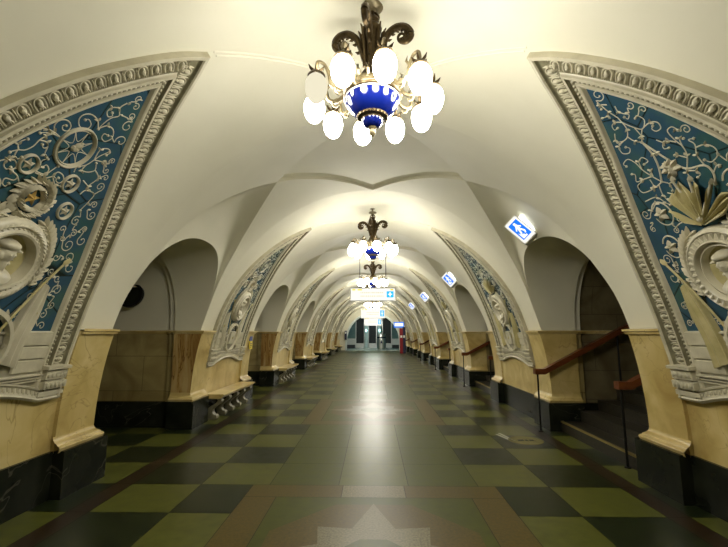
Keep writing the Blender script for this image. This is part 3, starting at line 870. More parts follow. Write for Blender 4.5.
        return rows
    for sg in (-1, 1):
        r = Rel(S)
        b1 = banner(([(sg * .45, 1.92), (sg * .40, 1.75), (sg * .34, 1.52), (sg * .30, 1.28)], [(sg * .53, 1.88), (sg * .56, 1.66), (sg * .52, 1.44), (sg * .50, 1.22)]), 3, .035)
        r.cells(b1)
        put(r, 'draped_banner', 'cream' if side < 0 else 'straw')
        r = Rel(S)                                          # flag pole and a tassel
        r.cord([(sg * .16, S.s(1.42)), (sg * .47, S.s(1.98)), (sg * .53, S.s(2.08))], .011, 0, 6, .05)
        r.leaf(sg * .53, S.s(2.08), atan2(.1, sg * .06), .08, .022, .03, 0, .04)
        for v in (-.02, 0, .02): r.leaf(sg * .50 + v, S.s(1.70), -pi / 2 + v * 8, .10, .012, .02, 0, .03)
        put(r, 'flag_pole', 'straw')
    # --- laurel branches hugging the medallion
    rl = random.Random(5)
    for sg in (-1, 1):
        r = Rel(S)
        arc = [(RM + .055) for _ in range(16)]
        for i in range(15):
            a = radians(-28 + 84 * i / 14); R_ = RM + .06
            y, s = sg * R_ * cos(a), sm_ + R_ * sin(a)
            tang = a + pi / 2
            for v in (-.75, 0.1, .75):
                an = tang + v + rl.uniform(-.15, .15)
                r.leaf(y, s, an if sg > 0 else pi - an, .088 + rl.uniform(-.012, .012), .021, .03, 0, .012)
            if i % 3 == 1: r.bump(y + sg * .03, s, .014, .014, 0, .03, 0, 6, 2, .012)
        put(r, 'laurel_branch', 'cream')
    S.oy = 0.0
    V_ = Rel(S)     # vines
    if side < 0:
        # --- left design: wreath with star, oval roundels, scrolling tendrils
        def roundel(y, z, rad, nm):
            s = S.s(z); r = Rel(S)
            r.rim(y, s, [(rad, .004), (rad - .003, .020), (rad - .009, .024), (rad - .015, .018), (rad - .018, .004)] + ([(rad - .022, .004), (rad - .025, .016), (rad - .030, .004)] if rad > .1 else []), 30, 1.12)
            ob = put(r, nm, 'cream')
            r = Rel(S)
            if rad > .1:
                for i in range(8):
                    a = pi * i / 4; r.cord([((rad - .03) * cos(a) + y, s + (rad - .03) * 1.1 * sin(a)), (y + .05 * cos(a + .39), s + .05 * sin(a + .39)), ((rad - .03) * cos(a + .785) + y, s + (rad - .03) * 1.1 * sin(a + .785))], .005, 0, 4)
                r.bump(y, s - .005, .036, .030, .4, .03); r.leaf(y - .02, s, 1.0, .075, .018, .03, 0, .01); r.leaf(y + .01, s - .01, 1.7, .07, .016, .03, 0, .01)
            else:
                r.star(y, s, rad * .66, rad * .33, .028, pi / 2 + .2); r.bump(y, s, rad * .22, rad * .22, 0, .034)
            put(r, 'roundel_emblem', 'cream', ob)
        RD = ((-.286, 1.829, .070), (.10, 1.832, .073), (.215, 1.621, .070), (-.43, 1.60, .070))
        roundel(-.075, S.z(2.087), .155, 'roundel')
        for y, q_, rad in RD: roundel(y, S.z(q_), rad, 'roundel')
        r = Rel(S); yw, sw = -.105, 1.621
        for i in range(26):
            a = 2 * pi * i / 26
            for v, rr in ((-.5, .118), (.5, .105), (0, .13)):
                r.leaf(yw + rr * cos(a), sw + rr * sin(a), a + pi / 2 + v * 1.5 + rl.uniform(-.2, .2), .078 + rl.uniform(-.01, .01), .018, .034, 0, .012)
        wr = put(r, 'wreath', 'cream')
        r = Rel(S); r.star(yw, sw, .07, .028, .03); put(r, 'star', 'gold', wr)
        vines = [[(-0.032, 2.581), (-0.044, 2.517), (0.006, 2.47), (-0.025, 2.425), (-0.039, 2.376), (-0.042, 2.295)], [(-0.044, 2.517), (-0.094, 2.482), (-0.097, 2.435), (-0.058, 2.412), (-0.036, 2.434), (-0.06, 2.454)], [(-0.042, 2.295), (-0.003, 2.354), (0.066, 2.358), (0.116, 2.304), (0.091, 2.249), (0.042, 2.256), (0.032, 2.292), (0.068, 2.299)], [(-0.042, 2.295), (-0.097, 2.341), (-0.169, 2.35), (-0.217, 2.316), (-0.217, 2.267), (-0.169, 2.23), (-0.113, 2.248), (-0.113, 2.288), (-0.157, 2.309), (-0.181, 2.292)], [(-0.234, 2.093), (-0.29, 2.104), (-0.327, 2.144), (-0.318, 2.193), (-0.275, 2.217), (-0.229, 2.2), (-0.219, 2.159), (-0.254, 2.146), (-0.276, 2.169), (-0.261, 2.182)], [(-0.234, 2.093), (-0.313, 2.08), (-0.369, 2.046)], [(-0.285, 2.098), (-0.345, 2.096), (-0.389, 2.068)], [(-0.285, 2.098), (-0.315, 2.052), (-0.335, 2.005), (-0.34, 1.95), (-0.366, 1.902), (-0.41, 1.877), (-0.444, 1.843)], [(-0.335, 2.005), (-0.283, 2.015), (-0.253, 1.991), (-0.272, 1.971), (-0.299, 1.987)], [(-0.253, 1.991), (-0.235, 1.938), (-0.211, 1.925)], [(-0.407, 1.884), (-0.432, 1.912), (-0.428, 1.94), (-0.406, 1.972)], [(-0.41, 1.877), (-0.4, 1.834), (-0.37, 1.825), (-0.356, 1.848)], [(-0.468, 1.755), (-0.425, 1.796), (-0.382, 1.81), (-0.344, 1.78), (-0.355, 1.742)], [(-0.382, 1.81), (-0.421, 1.79), (-0.419, 1.751), (-0.388, 1.734), (-0.374, 1.757)], [(-0.335, 1.768), (-0.355, 1.742), (-0.293, 1.721), (-0.299, 1.686), (-0.355, 1.677), (-0.351, 1.639), (-0.321, 1.628), (-0.316, 1.654)], [(-0.293, 1.721), (-0.245, 1.676)], [(-0.206, 1.804), (-0.2, 1.842), (-0.218, 1.886), (-0.191, 1.918)], [(-0.206, 1.804), (-0.139, 1.81), (-0.126, 1.851), (-0.166, 1.877), (-0.181, 1.851)], [(-0.205, 1.792), (-0.132, 1.801), (-0.108, 1.851), (-0.087, 1.907)], [(-0.105, 1.79), (-0.067, 1.825), (-0.054, 1.868), (-0.002, 1.865), (0.031, 1.833), (0.014, 1.798), (-0.024, 1.808), (-0.02, 1.832)], [(-0.067, 1.825), (-0.009, 1.778), (0.039, 1.78)], [(0.061, 1.924), (0.053, 1.968), (0.108, 2.016), (0.136, 2.082), (0.154, 2.134), (0.195, 2.2)], [(0.136, 2.082), (0.113, 2.173), (0.166, 2.215), (0.21, 2.198), (0.193, 2.167)], [(0.136, 2.082), (0.212, 2.102), (0.265, 2.088)], [(0.108, 2.016), (0.109, 1.967), (0.169, 1.976), (0.211, 2.018), (0.171, 2.07)], [(0.211, 2.018), (0.292, 1.974), (0.262, 1.877), (0.297, 1.852)], [(0.181, 1.902), (0.262, 1.877)], [(0.246, 1.79), (0.271, 1.841), (0.369, 1.841), (0.369, 1.759), (0.349, 1.671)]]
    else:
        # --- right design: branching vine, leaf, fan of banners, fruit roundels
        s_ = S.s
        def fan(a, b, tip, nm):
            r = Rel(S); rows = []
            n = 14
            for i in range(9):
                f = i / 8; row = []
                for j in range(n + 1):
                    t = j / n; w = 1.35 * (min(1, .25 + 1.1 * f) if f < .72 else (1 - f) / .28 + .02)
                    cy = a[0] + (tip[0] - a[0]) * f; cs = s_(a[1]) + (s_(tip[1]) - s_(a[1])) * f
                    dy, dz = b
                    row.append((cy + dy * w * (2 * t - 1), cs + dz * w * (2 * t - 1), .012 + .035 * (.5 + .5 * sin(5 * pi * t)) * w + .03 * (1 - f)))
                rows.append(row)
            r.cells(rows); put(r, nm, 'straw')
        for tip, wd in (((.22, 1.60), (.025, .05)), ((.11, 1.73), (.045, .035)), ((.0, 1.79), (.05, .01)), ((-.11, 1.74), (.05, -.03)), ((-.22, 1.66), (.035, -.05)), ((-.32, 1.56), (.02, -.055))):
            fan((tip[0] * .08, S.z(1.44)), wd, (tip[0], S.z(tip[1])), 'fan_banner')
        r = Rel(S)
        for tip in ((.0, 1.785), (-.11, 1.735), (-.22, 1.655)):
            r.cord([(tip[0] * .2, 1.50), (tip[0], tip[1]), (tip[0] * 1.08, tip[1] + .02)], .009, 0, 5, .05); r.leaf(tip[0] * 1.08, tip[1] + .01, pi / 2 - tip[0] * 2, .05, .018, .03, 0, .03)
        r.bump(0, 1.475, .05, .04, 0, .06, 0, 10, 3); put(r, 'spear_heads', 'cream')
        def fruit(y, z, rad):
            r = Rel(S); s = s_(z)
            r.cord([(y + rad * cos(.5 + 5.6 * i / 14), s + 1.15 * rad * sin(.5 + 5.6 * i / 14)) for i in range(15)], (.009, .006), 0, 5)
            for i in range(5): r.leaf(y, s, i * 1.256 + .3, rad * .75, rad * .26, .03, 0, .01)
            r.bump(y, s, rad * .22, rad * .22, 0, .035); put(r, 'flower_roundel', 'cream')
        FR_ = ((.328, 1.61, .09), (.432, 1.329, .085), (-.37, 1.61, .09), (-.46, 1.329, .085))
        for y, z, rad in FR_: fruit(y, S.z(z), rad)
        r = Rel(S)
        for i in range(11): r.leaf(-.015 + .02 * cos(i), 1.897 + .02 * sin(i), i * 2.4, .075, .024, .028, 0, .008)
        put(r, 'vine_leaf', 'cream')
        vines = [[(0.044, 2.587), (0.044, 2.51), (0.027, 2.424), (0.03, 2.377), (-0.006, 2.305), (-0.057, 2.248), (-0.127, 2.288), (-0.114, 2.342), (-0.086, 2.34)], [(0.002, 2.552), (0.047, 2.584), (0.07, 2.557)], [(0.044, 2.51), (0.077, 2.486), (0.132, 2.502)], [(-0.038, 2.506), (-0.02, 2.46), (-0.04, 2.421), (-0.067, 2.389), (-0.03, 2.37), (-0.024, 2.398)], [(0.03, 2.377), (0.074, 2.409), (0.125, 2.409), (0.14, 2.37), (0.1, 2.367)], [(0.03, 2.377), (0.046, 2.318), (0.096, 2.269), (0.157, 2.261), (0.207, 2.28)], [(0.165, 2.35), (0.207, 2.305), (0.207, 2.256)], [(0.157, 2.261), (0.232, 2.248), (0.256, 2.19), (0.204, 2.16), (0.163, 2.183), (0.181, 2.212)], [(0.096, 2.269), (0.077, 2.21), (0.03, 2.17)], [(-0.013, 2.289), (-0.006, 2.214), (0.03, 2.17)], [(-0.057, 2.248), (-0.002, 2.206), (0.03, 2.17)], [(-0.057, 2.248), (-0.147, 2.252), (-0.194, 2.22), (-0.181, 2.176), (-0.135, 2.175), (-0.12, 2.206), (-0.147, 2.22)], [(0.03, 2.17), (0.031, 2.061), (0.066, 1.952), (0.136, 1.838)], [(0.03, 2.17), (-0.007, 2.05), (-0.064, 1.917), (-0.122, 1.838), (-0.251, 1.803), (-0.268, 1.731), (-0.231, 1.658)], [(-0.128, 1.845), (-0.192, 1.918), (-0.211, 1.985), (-0.201, 2.041), (-0.197, 2.104), (-0.209, 2.137), (-0.253, 2.139), (-0.274, 2.096)], [(-0.195, 2.035), (-0.153, 2.07), (-0.098, 2.071), (-0.08, 2.041), (-0.119, 2.028)], [(-0.081, 2.124), (-0.111, 2.084), (-0.15, 2.067)], [(-0.181, 1.905), (-0.136, 1.948), (-0.117, 1.963)], [(-0.211, 1.985), (-0.233, 2.042), (-0.262, 2.03)], [(-0.251, 1.803), (-0.253, 1.886), (-0.295, 1.957), (-0.279, 2.004), (-0.32, 1.995)], [(-0.282, 1.936), (-0.351, 1.924), (-0.391, 1.875), (-0.372, 1.823), (-0.306, 1.803), (-0.278, 1.836)], [(-0.268, 1.731), (-0.323, 1.768), (-0.337, 1.752)], [(-0.111, 1.824), (-0.169, 1.796), (-0.181, 1.763), (-0.15, 1.749)], [(-0.098, 1.734), (-0.099, 1.81), (-0.122, 1.838)], [(0.136, 1.838), (0.18, 1.911), (0.215, 1.995), (0.222, 2.066), (0.257, 2.125), (0.33, 2.112), (0.319, 2.083)], [(0.215, 1.995), (0.188, 2.059), (0.133, 2.074), (0.11, 2.028), (0.16, 2.022)], [(0.171, 1.907), (0.153, 1.952)], [(0.18, 1.911), (0.274, 1.923), (0.347, 1.934), (0.309, 1.985), (0.329, 2.006)], [(0.136, 1.838), (0.24, 1.82), (0.366, 1.83), (0.369, 1.898), (0.299, 1.912)], [(0.136, 1.838), (0.089, 1.797), (0.103, 1.741)], [(0.219, 1.897), (0.226, 1.836)], [(0.176, 1.835), (0.209, 1.744), (0.189, 1.653)], [(0.407, 1.757), (0.278, 1.75), (0.237, 1.682), (0.204, 1.649)], [(0.159, 1.744), (0.119, 1.708), (0.16, 1.673), (0.19, 1.695)], [(0.387, 1.673), (0.321, 1.703), (0.237, 1.682)]]
    S.oy = 0.0
    vk = []
    for n_, pts in enumerate(vines):
        w_ = .009 if side > 0 and n_ in (12, 13) else .0062
        V_.cord(pts, (w_, w_ * .75) if n_ not in (12, 13) or side < 0 else w_, 0, 5, .005, 4)
        y, q_ = pts[-1]; V_.bump(y, q_, .012, .012, 0, .016, 0, 6)
        a_ = atan2(pts[1][1] - pts[0][1], pts[1][0] - pts[0][0])
        V_.leaf(pts[1][0], pts[1][1], a_ + .9, .032, .008, .014); V_.leaf(pts[1][0], pts[1][1], a_ - .9, .030, .008, .014)
        for p_, r_ in zip(pts, pts[1:]): vk += [(p_[0], p_[1], .03), ((p_[0] + r_[0]) / 2, (p_[1] + r_[1]) / 2, .03)]
    # small tendrils fill what is left of the blue ground
    keep = [(-.07 if side < 0 else .02, sm_, RM + .13)] + vk
    if side < 0: keep += [(-.075, 2.087, .17), (-.105, 1.621, .18)] + [(y, q_, rad + .02) for y, q_, rad in RD]
    else: keep += [(0, 1.60, .20), (-.11, 1.66, .12), (-.01, 1.897, .08)] + [(y, q_, rad + .02) for y, q_, rad in FR_]
    inner = [(s, y) for y, s in cu]
    for t_ in range(2500):
        s = rl.uniform(sb + .06, cu[-1][1]); wmax = lerp_table(inner, s) - .055
        if wmax < .01: continue
        y = rl.uniform(-wmax, wmax) - S.oy; rad = rl.uniform(.030, .062)
        if any((y - a) ** 2 + (s - b) ** 2 < (rad + c) ** 2 for a, b, c in keep): continue
        near = min(keep[1:], key=lambda q: (y - q[0]) ** 2 + (s - q[1]) ** 2)
        an = atan2(near[1] - s, near[0] - y)
        keep.append((y, s, rad + .004))
        W_ = Rel(S)
        pts = W_.curl(y, s, rad, an + rl.choice((-.5, .5)), rl.choice((-1.25, 1.25, -1.0, 1.0)), .0062, 0, [(y + (rad + .035) * cos(an), s + (rad + .035) * sin(an))])
        W_.leaf(pts[0][0], pts[0][1], rl.uniform(0, 6.28), .032, .008, .014)
        put(W_, 'tendril', 'cream')
    put(V_, 'vine_scrolls', 'cream')
    return root

for side, nm in ((-1, 'left'), (1, 'right')):
    dC = 0.03 * side
    first = ('nearest blue relief panel on the left, gold star wreath above its medallion' if side < 0 else
             'nearest blue relief panel on the right, fan of banners above its medallion')
    pr = make_panel(side, C1 + dC, first)
    for k in range(1, NB):
        lab = {1: 'whole blue relief panel above the nearest marble bench on the left' if side < 0 else 'whole blue relief panel with medallion on the second pylon at right'}.get(k, ORD[k] + ' blue relief panel from the camera along the %s wall' % nm)
        dup(pr, (pr.location[0], C1 + dC + P * k, ZB), lab)

# ------------------------------------------------------------------ marble benches on scroll brackets, left side
def bench(C, label):
    x0 = -AL + 0.03
    t = thing('bench', (x0, C, 0), label, 'bench', 'marble benches along the left wall')
    D = 0.35; L0, L1 = -0.95, 0.96
    mb = MB()
    pr = [(0.0, .44), (D - .02, .44), (D, .432), (D, .415), (D - .015, .408), (D - .02, .395), (D - .04, .388), (D - .045, .37), (D - .07, .362), (0.0, .362)]
    rows = [[(x, y, z) for x, z in pr] for y in (L0, L1)]
    mb.grid(rows); mb.add(rows[0], [tuple(range(len(pr)))]); mb.add(rows[1], [tuple(range(len(pr)))[::-1]])
    mb.build('seat', 'marble', t, smooth=20)
    src = None
    for i in range(5):
        y = L0 + .10 + (L1 - L0 - .20) * i / 4
        if src is None:
            mb = MB(); w = .055
            out = crom([(D - .09, .362), (D - .06, .34), (D - .055, .31), (D - .085, .275), (D - .15, .23), (D - .20, .18), (D - .21, .13), (D - .18, .09), (D - .14, .06), (D - .13, .025), (D - .15, 0)], 3)
            rows = [[(x, -w, z), (x - .0, -w, z), (x, w, z)] for x, z in out]
            n = len(out)
            mb.grid([[(x, -w, z), (x, w, z)] for x, z in out])
            for sgn in (-1, 1):
                mb.grid([[(x, sgn * w, z), (max(0.05, x - .16 + .10 * (z / .362)), sgn * w, z)] for x, z in out], flip=sgn > 0)
            mb.grid([[(max(0.05, x - .16 + .10 * (z / .362)), w, z), (max(0.05, x - .16 + .10 * (z / .362)), -w, z)] for x, z in out])
            mb.tube([(D - .085, -w - .006, .325), (D - .085, w + .006, .325)], .030, 12); mb.tube([(D - .165, -w - .006, .05), (D - .165, w + .006, .05)], .035, 12)
            src = mb.build('bracket', 'ground', t, smooth=40)
        else:
            c = src.copy(); COL.objects.link(c); c.parent = t; src_c = c
            c.location = (0, y - (L0 + .10), 0)
    src.location = (0, 0, 0)
    for o in t.children:
        if o.name.startswith('bracket'): o.location[1] += L0 + .10
    return t
b0 = bench(C1 + P, 'nearest marble bench on scroll brackets under the left relief panel')
for k in range(2, NB): dup(b0, (b0.location[0], C1 + P * k, 0), ORD[k - 1] + ' marble bench from the camera along the left wall')

# ------------------------------------------------------------------ stairs up from the right-hand passages, with handrails
NS = 8; RUN, RISE = 0.30, 0.155; XS = AR + 0.04
def stair(Cl, label):
    t = thing('staircase', (XS, Cl, 0), label, 'stairs', 'stairs in the passages of the right wall')
    w = HW - 0.06
    for i in range(NS):
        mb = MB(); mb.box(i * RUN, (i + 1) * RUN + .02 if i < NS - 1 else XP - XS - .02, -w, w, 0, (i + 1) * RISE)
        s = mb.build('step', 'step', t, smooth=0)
        if i: continue
        mb = MB(); mb.box(i * RUN - .008, i * RUN + .03, -w, w, (i + 1) * RISE - .018, (i + 1) * RISE + .004)
        mb.build('brass_nosing', 'brass', s, smooth=0)
    return t
def rail(x, y, label, sg):
    t = thing('handrail', (x, y, 0), label, 'handrail', 'wooden handrails beside the right-hand stairs')
    sl = RISE / RUN
    mb = MB(); h = .085; w = .052; z = .86
    x1 = 2.6; mb.hexa([(0.1, -w, z), (x1, -w, z + (x1 - .1) * sl), (x1, w, z + (x1 - .1) * sl), (0.1, w, z), (0.1, -w, z + h), (x1, -w, z + (x1 - .1) * sl + h), (x1, w, z + (x1 - .1) * sl + h), (0.1, w, z + h)])
    mb.hexa([(-.05, -w, z), (.1, -w, z), (.1, w, z), (-.05, w, z), (-.05, -w, z + h), (.1, -w, z + h), (.1, w, z + h), (-.05, w, z + h)])
    mb.build('rail', 'wood', t, smooth=0)
    for px, zb in ((0.0, 0.0), (1.28, 0.74), (2.45, 1.24)):
        mb = MB(); mb.tube([(px, 0, zb), (px, 0, z + max(0, px - .1) * sl + .01)], .014, 10)
        mb.lathe([(.001, zb + .012), (.035, zb + .012), (.038, zb), (.001, zb)], 14, (px, 0, 0))
        mb.build('post', 'iron', t)
    return t
Cl0 = C1 + P / 2
s0 = stair(Cl0, 'nearest staircase, climbing right under the big dark arch')
r0 = rail(2.86, Cl0 - HW + .50, 'nearest wooden handrail, its end box beside the right foreground pillar', -1)
r1 = rail(2.58, Cl0 + HW - .10, 'second wooden handrail, on the far side of the nearest stairs', 1)
for k in range(1, 6):
    dup(s0, (XS, Cl0 + P * k, 0), ORD[k] + ' staircase from the camera along the right wall')
    dup(r0, (2.86, Cl0 - HW + .50 + P * k, 0), 'near-side wooden handrail of the %s staircase along the right wall' % ORD[k])
    dup(r1, (2.58, Cl0 + HW - .10 + P * k, 0), 'far-side wooden handrail of the %s staircase along the right wall' % ORD[k])

# ------------------------------------------------------------------ lit exit signs above the right-hand passages
def exit_sign(loc, label):
    t = thing('exit_sign', loc, label, 'sign', 'lit pictogram signs above the right-hand passages')
    L, H_, D = .20, .108, .07
    def slab(mb, l, h, y0, y1, rr=.02):
        o = []
        for cx, cz, a0 in ((l - rr, h - rr, 0), (-l + rr, h - rr, 90), (-l + rr, -h + rr, 180), (l - rr, -h + rr, 270)):
            for q in range(5):
                a = radians(a0 + q * 22.5); o.append((cx + rr * cos(a), cz + rr * sin(a)))
        n = len(o); mb.grid([[(x, y, z) for x, z in o + [o[0]]] for y in (y0, y1)])
        mb.add([(x, y0, z) for x, z in o], [tuple(range(n))]); mb.add([(x, y1, z) for x, z in o], [tuple(range(n))[::-1]])
    mb = MB(); slab(mb, L, H_, -D, D); mb.build('housing', 'sign_frame', t, smooth=30)
    mb = MB(); slab(mb, L - .012, H_ - .012, -D - .004, -D + .002); fc = mb.build('face', 'sign_white', t, smooth=0)
    mb = MB(); mb.box(-L + .055, L - .055, -D - .007, -D - .003, -H_ + .035, H_ - .035); mb.build('blue_field', 'sign_blue', fc, smooth=0)
    mb = MB()   # walking figure on a flight of steps
    Y0, Y1 = -D - .010, -D - .0065
    def bar(x0, z0, x1, z1, w):
        l = sqrt((x1 - x0) ** 2 + (z1 - z0) ** 2); nx, nz = -(z1 - z0) / l * w, (x1 - x0) / l * w
        c = [(x0 + nx, z0 + nz), (x0 - nx, z0 - nz), (x1 - nx, z1 - nz), (x1 + nx, z1 + nz)]
        mb.hexa([(x, Y0, z) for x, z in c] + [(x, Y1, z) for x, z in c])
    mb.tube([(-.105, Y0, .004), (-.105, Y1, .004)], .018, 12)
    bar(-.085, .006, .0, .0, .019); bar(-.06, .02, -.02, .045, .008); bar(-.06, -.01, -.01, -.045, .008)
    bar(-.01, .008, .06, .035, .011); bar(-.01, -.008, .065, -.025, .011); bar(.06, .035, .09, .02, .009)
    for i in range(4): bar(.045 + i * .025, -.055 + .0 * i, .045 + i * .025, -.05 + .022 * i + .001, .0125)
    mb.build('pictogram', 'sign_pic', fc, smooth=0)
    mb = MB(); mb.tube([(-.15, .0, H_ + .02), (.15, .0, H_ + .02)], .016, 10); mb.build('lamp_tube', 'tube', t)
    mb = MB(); mb.tube([(0, D * .6, H_ - .01), (.02, D * .6 + .02, H_ + .10)], .013, 8); mb.tube([(.14, D * .6, H_ - .01), (.16, D * .6 + .02, H_ + .09)], .013, 8); mb.build('mounting_bracket', 'iron', t)
    return t
e0 = exit_sign((2.05, Cl0 - .03, 2.90), 'nearest lit blue pictogram sign, tilted above the big right-hand arch')
e0.rotation_euler = (0, radians(47), radians(-34))
for k in range(1, 4): dup(e0, (2.05, Cl0 - .03 + P * k, 2.90), ORD[k] + ' lit pictogram sign from the camera, above an arch of the right wall')

# round vent on the vault of the left passage
vt = thing('round_vent', (-4.02, Cl0 + 1.125, 2.12), 'round dark vent in the vault of the nearest left passage', 'vent')
mb = MB(); rows = []
for r_, d_ in ((.21, 0.02), (.21, -.03), (.17, -.04), (.165, -.01)): rows.append([(r_ * cos(2 * pi * j / 32), d_, r_ * sin(2 * pi * j / 32)) for j in range(32)])
mb.grid(rows, close=True); mb.build('rim', 'iron', vt); vt.rotation_euler = (radians(-14), 0, 0)
mb = MB(); mb.add([(.166 * cos(2 * pi * j / 32), -.008, .166 * sin(2 * pi * j / 32)) for j in range(32)], [tuple(range(32))]); mb.build('grille', 'black', vt, smooth=0)

# small plate on the far pillar of the second left pylon
pl_ = thing('notice_plate', (-AL + .142, C1 + P + 1.32, 1.30), 'small blue and yellow notice plate on the second left pylon', 'notice')
mb = MB(); mb.box(-.004, .012, -.10, .10, .02, .17); mb.build('blue_plate', 'blue_plate', pl_, smooth=0)
mb = MB(); mb.box(-.004, .012, -.10, .10, -.17, .015); yp = mb.build('yellow_plate', 'yellow', pl_, smooth=0)
mb = MB()
for i in range(3): mb.box(.011, .014, -.07, .07 - .02 * i, -.05 - i * .04, -.035 - i * .04)
mb.build('lettering', 'navy', yp, smooth=0)

# ------------------------------------------------------------------ hanging direction signs
def hang_sign(Y, z0, z1, W, label, rods):
    t = thing('hanging_sign', (0, Y, (z0 + z1) / 2), label, 'sign', None)
    h = (z1 - z0) / 2; w = W / 2
    mb = MB(); mb.box(-w, w, -.06, .06, -h, h); mb.build('housing', 'sign_frame', t, smooth=0)
    mb = MB(); mb.box(-w + .02, w - .02, -.066, -.055, -h + .02, h - .02); f = mb.build('lit_face', 'sign_white', t, smooth=0)
    mb = MB(); mb.box(w - .26, w - .06, -.070, -.064, -h + .10, h - .10); mb.build('cyan_pictogram', 'sign_cyan', f, smooth=0)
    mb = MB(); mb.box(w - .18, w - .14, -.073, -.068, -h + .13, h - .13); mb.box(w - .22, w - .10, -.073, -.068, -.01, .015); mb.build('figure', 'sign_pic', f, smooth=0)
    mb = MB()
    for x0, x1 in ((-w + .06, -w + .15), (-w + .22, -w + .34), (w - .15, w - .07)): mb.box(x0, x1, -.070, -.064, h - .075, h - .035)
    mb.build('yellow_mark', 'sign_yellow', f, smooth=0)
    mb = MB(); rr = random.Random(3)
    for li in range(2):
        x = -w + .30
        while x < w - .36:
            l = rr.uniform(.02, .05); mb.box(x, x + l, -.069, -.064, .03 - li * .10, .07 - li * .10); x += l + .018
    mb.build('lettering', 'sign_text', f, smooth=0)
    for x in (-w * .58, w * .58):
        zt = Z0 + B * sqrt(1 - (x / 2.92) ** 2) - (z0 + z1) / 2 + (.02 if not rods else 0.0)
        mb = MB(); mb.tube([(x, 0, h - .01), (x, 0, zt + .10)], .010, 8); mb.build('rod', 'iron', t)
    return t
hang_sign(12.0, 2.42, 2.80, 1.32, 'nearest white lit hanging sign with yellow marks and cyan pictogram', 1)
hang_sign(22.2, 2.28, 2.80, 1.30, 'second white lit hanging sign, below and beyond the first', 1)
hang_sign(31.2, 2.05, 2.62, 1.30, 'smallest white lit hanging sign, farthest down the hall', 1)

# ------------------------------------------------------------------ far end: arch, teal lobby with escalator portals
ew = MB(); YW = 37.0; n = 48; RX, RZ, ZS = 2.35, 2.45, 0.75
inn = [(RX, 0.0)] + [(RX * cos(pi * i / n), ZS + RZ * sin(pi * i / n)) for i in range(n + 1)] + [(-RX, 0.0)]
outp = [(3.6, 0.0)] + [(3.6 * cos(pi * i / n), .6 + 3.8 * sin(pi * i / n)) for i in range(n + 1)] + [(-3.6, 0.0)]
ew.grid([[(x, YW, z) for x, z in outp], [(x, YW, z) for x, z in inn], [(x, YW + .5, z) for x, z in inn]])
ew.build('wall_end', 'plaster', kind='structure', smooth=30)
at = MB(); at.grid([[(x * 1.05, YW - .01, ZS + (z - ZS) * 1.05 if z > 0 else 0) for x, z in inn], [(x * 1.04, YW - .05, ZS + (z - ZS) * 1.04 if z > 0 else 0) for x, z in inn], [(x * .985, YW - .05, ZS + (z - ZS) * .985 if z > 0 else 0) for x, z in inn], [(x * .985, YW + .1, ZS + (z - ZS) * .985 if z > 0 else 0) for x, z in inn]])
at.build('trim_6', 'pale_col', kind='structure')
lb = MB(); X0_, X1_, Y0_, Y1_, ZL = -3.2, 3.2, YW + .45, 43.0, 3.6
lb.add([(X0_, Y0_, 0), (X0_, Y1_, 0), (X0_, Y1_, ZL), (X0_, Y0_, ZL)], [(0, 1, 2, 3)]); lb.add([(X1_, Y0_, 0), (X1_, Y1_, 0), (X1_, Y1_, ZL), (X1_, Y0_, ZL)], [(3, 2, 1, 0)])
lb.add([(X0_, Y1_, 0), (X1_, Y1_, 0), (X1_, Y1_, ZL), (X0_, Y1_, ZL)], [(0, 1, 2, 3)]); lb.add([(X0_, Y0_, ZL), (X1_, Y0_, ZL), (X1_, Y1_, ZL), (X0_, Y1_, ZL)], [(0, 1, 2, 3)])
lb.build('wall_lobby', 'teal', kind='structure', smooth=0)
lf = MB(); lf.add([(-RX, YE - 2.2, .002), (RX, YE - 2.2, .002), (RX, Y0_ + .1, .002), (-RX, Y0_ + .1, .002)], [(0, 1, 2, 3)]); lf.add([(X0_, Y0_, .004), (X1_, Y0_, .004), (X1_, Y1_, .004), (X0_, Y1_, .004)], [(0, 1, 2, 3)])
lf.build('floor_lobby', 'end_floor', kind='structure', smooth=0)
for x0, x1, nm in ((-1.72, -.95, 'left'), (-.42, .32, 'middle'), (1.02, 1.85, 'right')):
    t = thing('escalator_portal', ((x0 + x1) / 2, Y1_ - .06, 0), nm + ' dark escalator opening in the teal far lobby', 'escalator opening', 'escalator openings in the far lobby')
    w = (x1 - x0) / 2
    mb = MB(); mb.box(-w, w, -.02, .05, .45, 3.1); mb.build('opening', 'dark_teal', t, smooth=0)
    mb = MB(); mb.box(-w - .08, -w, -.10, .05, 0, 3.2); mb.box(w, w + .08, -.10, .05, 0, 3.2); mb.box(-w - .08, w + .08, -.10, .05, 3.1, 3.2); mb.build('surround', 'steel', t, smooth=0)
    mb = MB(); mb.box(-w, w, -.25, .05, 0, .45); mb.build('comb_plate', 'steel', t, smooth=0)
for x, nm in ((-.68, 'left'), (.66, 'right')):
    t = thing('column', (x, 42.2, 0), nm + ' pale marble column between the escalator openings', 'column', 'pale columns of the far lobby')
    mb = MB(); mb.lathe([(.26, 0), (.26, .18), (.22, .22), (.20, .30), (.19, 2.9), (.22, 3.0), (.27, 3.1), (.27, 3.3)], 24); mb.build('shaft', 'pale_col', t)
    mb = MB(); mb.sphere((0, -.24, 1.75), (.07, .07, .10)); mb.build('wall_lamp', 'teal_lamp', t)
t = thing('cylinder_booth', (.78, 39.2, 0), 'shiny metal cylinder standing in front of the far escalators', 'kiosk')
mb = MB(); mb.lathe([(.001, 1.42), (.38, 1.42), (.40, 1.38), (.40, .10), (.37, .08), (.37, 0)], 32); mb.build('body', 'steel', t)
mb = MB(); mb.lathe([(.405, 1.15), (.41, 1.13), (.41, 1.05), (.405, 1.03)], 32); mb.build('band', 'navy', t)
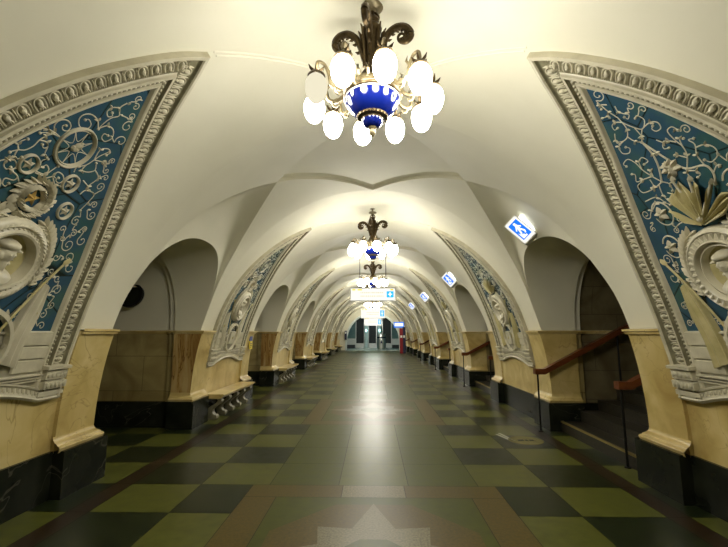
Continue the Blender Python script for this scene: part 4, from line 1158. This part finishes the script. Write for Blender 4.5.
mb = MB(); mb.hexa([(-.12, -.40, .55), (.12, -.40, .55), (.12, -.37, .55), (-.12, -.37, .55), (-.005, -.42, .85), (.005, -.42, .85), (.005, -.39, .85), (-.005, -.39, .85)]); mb.build('triangle_mark', 'navy', t, smooth=0)
for x, nm in ((-2.25, 'left'), (2.35, 'right')):
    t = thing('turnstile', (x, 41.5, 0), 'low steel barrier at the %s side of the far lobby' % nm, 'barrier', 'steel barriers of the far lobby')
    mb = MB(); mb.box(-.5, .5, -.15, .15, .35, .95); mb.build('cabinet', 'steel', t, smooth=0)
    mb = MB(); mb.box(-.45, .45, -.12, .12, 0, .35); mb.build('base', 'dark_teal', t, smooth=0)
t = thing('added_lobby_lamp', (0, 39.6, 3.48), 'added round teal white lamp that lights the far lobby', 'lamp')  # fixture added to give the lobby its teal light
mb = MB(); mb.lathe([(.001, -.10), (.5, -.09), (.62, -.02), (.62, .05), (.05, .06), (.05, .12)], 32); mb.build('diffuser', 'teal_lamp', t)

# help point by the end of the right wall, small dark box on the left
t = thing('help_point', (2.18, 31.2, 0), 'red and dark blue help column with a lit blue screen at the far right', 'help point')
mb = MB(); mb.box(-.19, .04, -.16, .16, 0, 1.85); mb.build('red_body', 'red', t, smooth=0)
mb = MB(); mb.box(.04, .25, -.15, .15, 0, 1.95); mb.build('blue_body', 'navy', t, smooth=0)
mb = MB(); mb.box(-.15, 0, -.172, -.15, 1.15, 1.32); mb.box(.07, .2, -.162, -.14, 1.15, 1.32); mb.build('call_panel', 'sign_frame', t, smooth=0)
mb = MB(); mb.box(-.62, .14, -.05, .05, 1.90, 2.32); sc = mb.build('screen', 'sign_blue', t, smooth=0)
mb = MB(); mb.box(-.56, .08, -.056, -.045, 2.0, 2.24); mb.build('screen_text', 'sign_pic', sc, smooth=0)
t = thing('wall_box', (-2.42, 36.9, 1.35), 'small dark box on the end wall left of the far arch', 'wall box')
mb = MB(); mb.box(-.10, .10, -.08, .08, -.45, .35); mb.build('box', 'navy', t, smooth=0)
mb = MB(); mb.box(-.05, .05, -.10, -.07, .1, .25); mb.build('label_plate', 'sign_frame', t, smooth=0)

# ------------------------------------------------------------------ world, camera, view
w = bpy.data.worlds.new('dark_world'); SC.world = w; w.use_nodes = True
w.node_tree.nodes['Background'].inputs[0].default_value = (0.01, 0.01, 0.008, 1)
cd = bpy.data.cameras.new('camera'); cam = bpy.data.objects.new('camera', cd); COL.objects.link(cam)
cd.sensor_width = 36; cd.lens = 412 / 728 * 36; cd.clip_start = 0.02
cam.location = (0, 0, 1.5); cam.rotation_euler = (radians(90 + 8.2177), 0, radians(1.2386))
SC.camera = cam
vs = SC.view_settings
vs.view_transform = 'Standard'; vs.look = 'None'; vs.gamma = 1; vs.use_curve_mapping = False
vs.exposure = 1.38
SC.cycles.max_bounces = 8; SC.cycles.diffuse_bounces = 5; SC.cycles.glossy_bounces = 3
SC.cycles.sample_clamp_indirect = 6
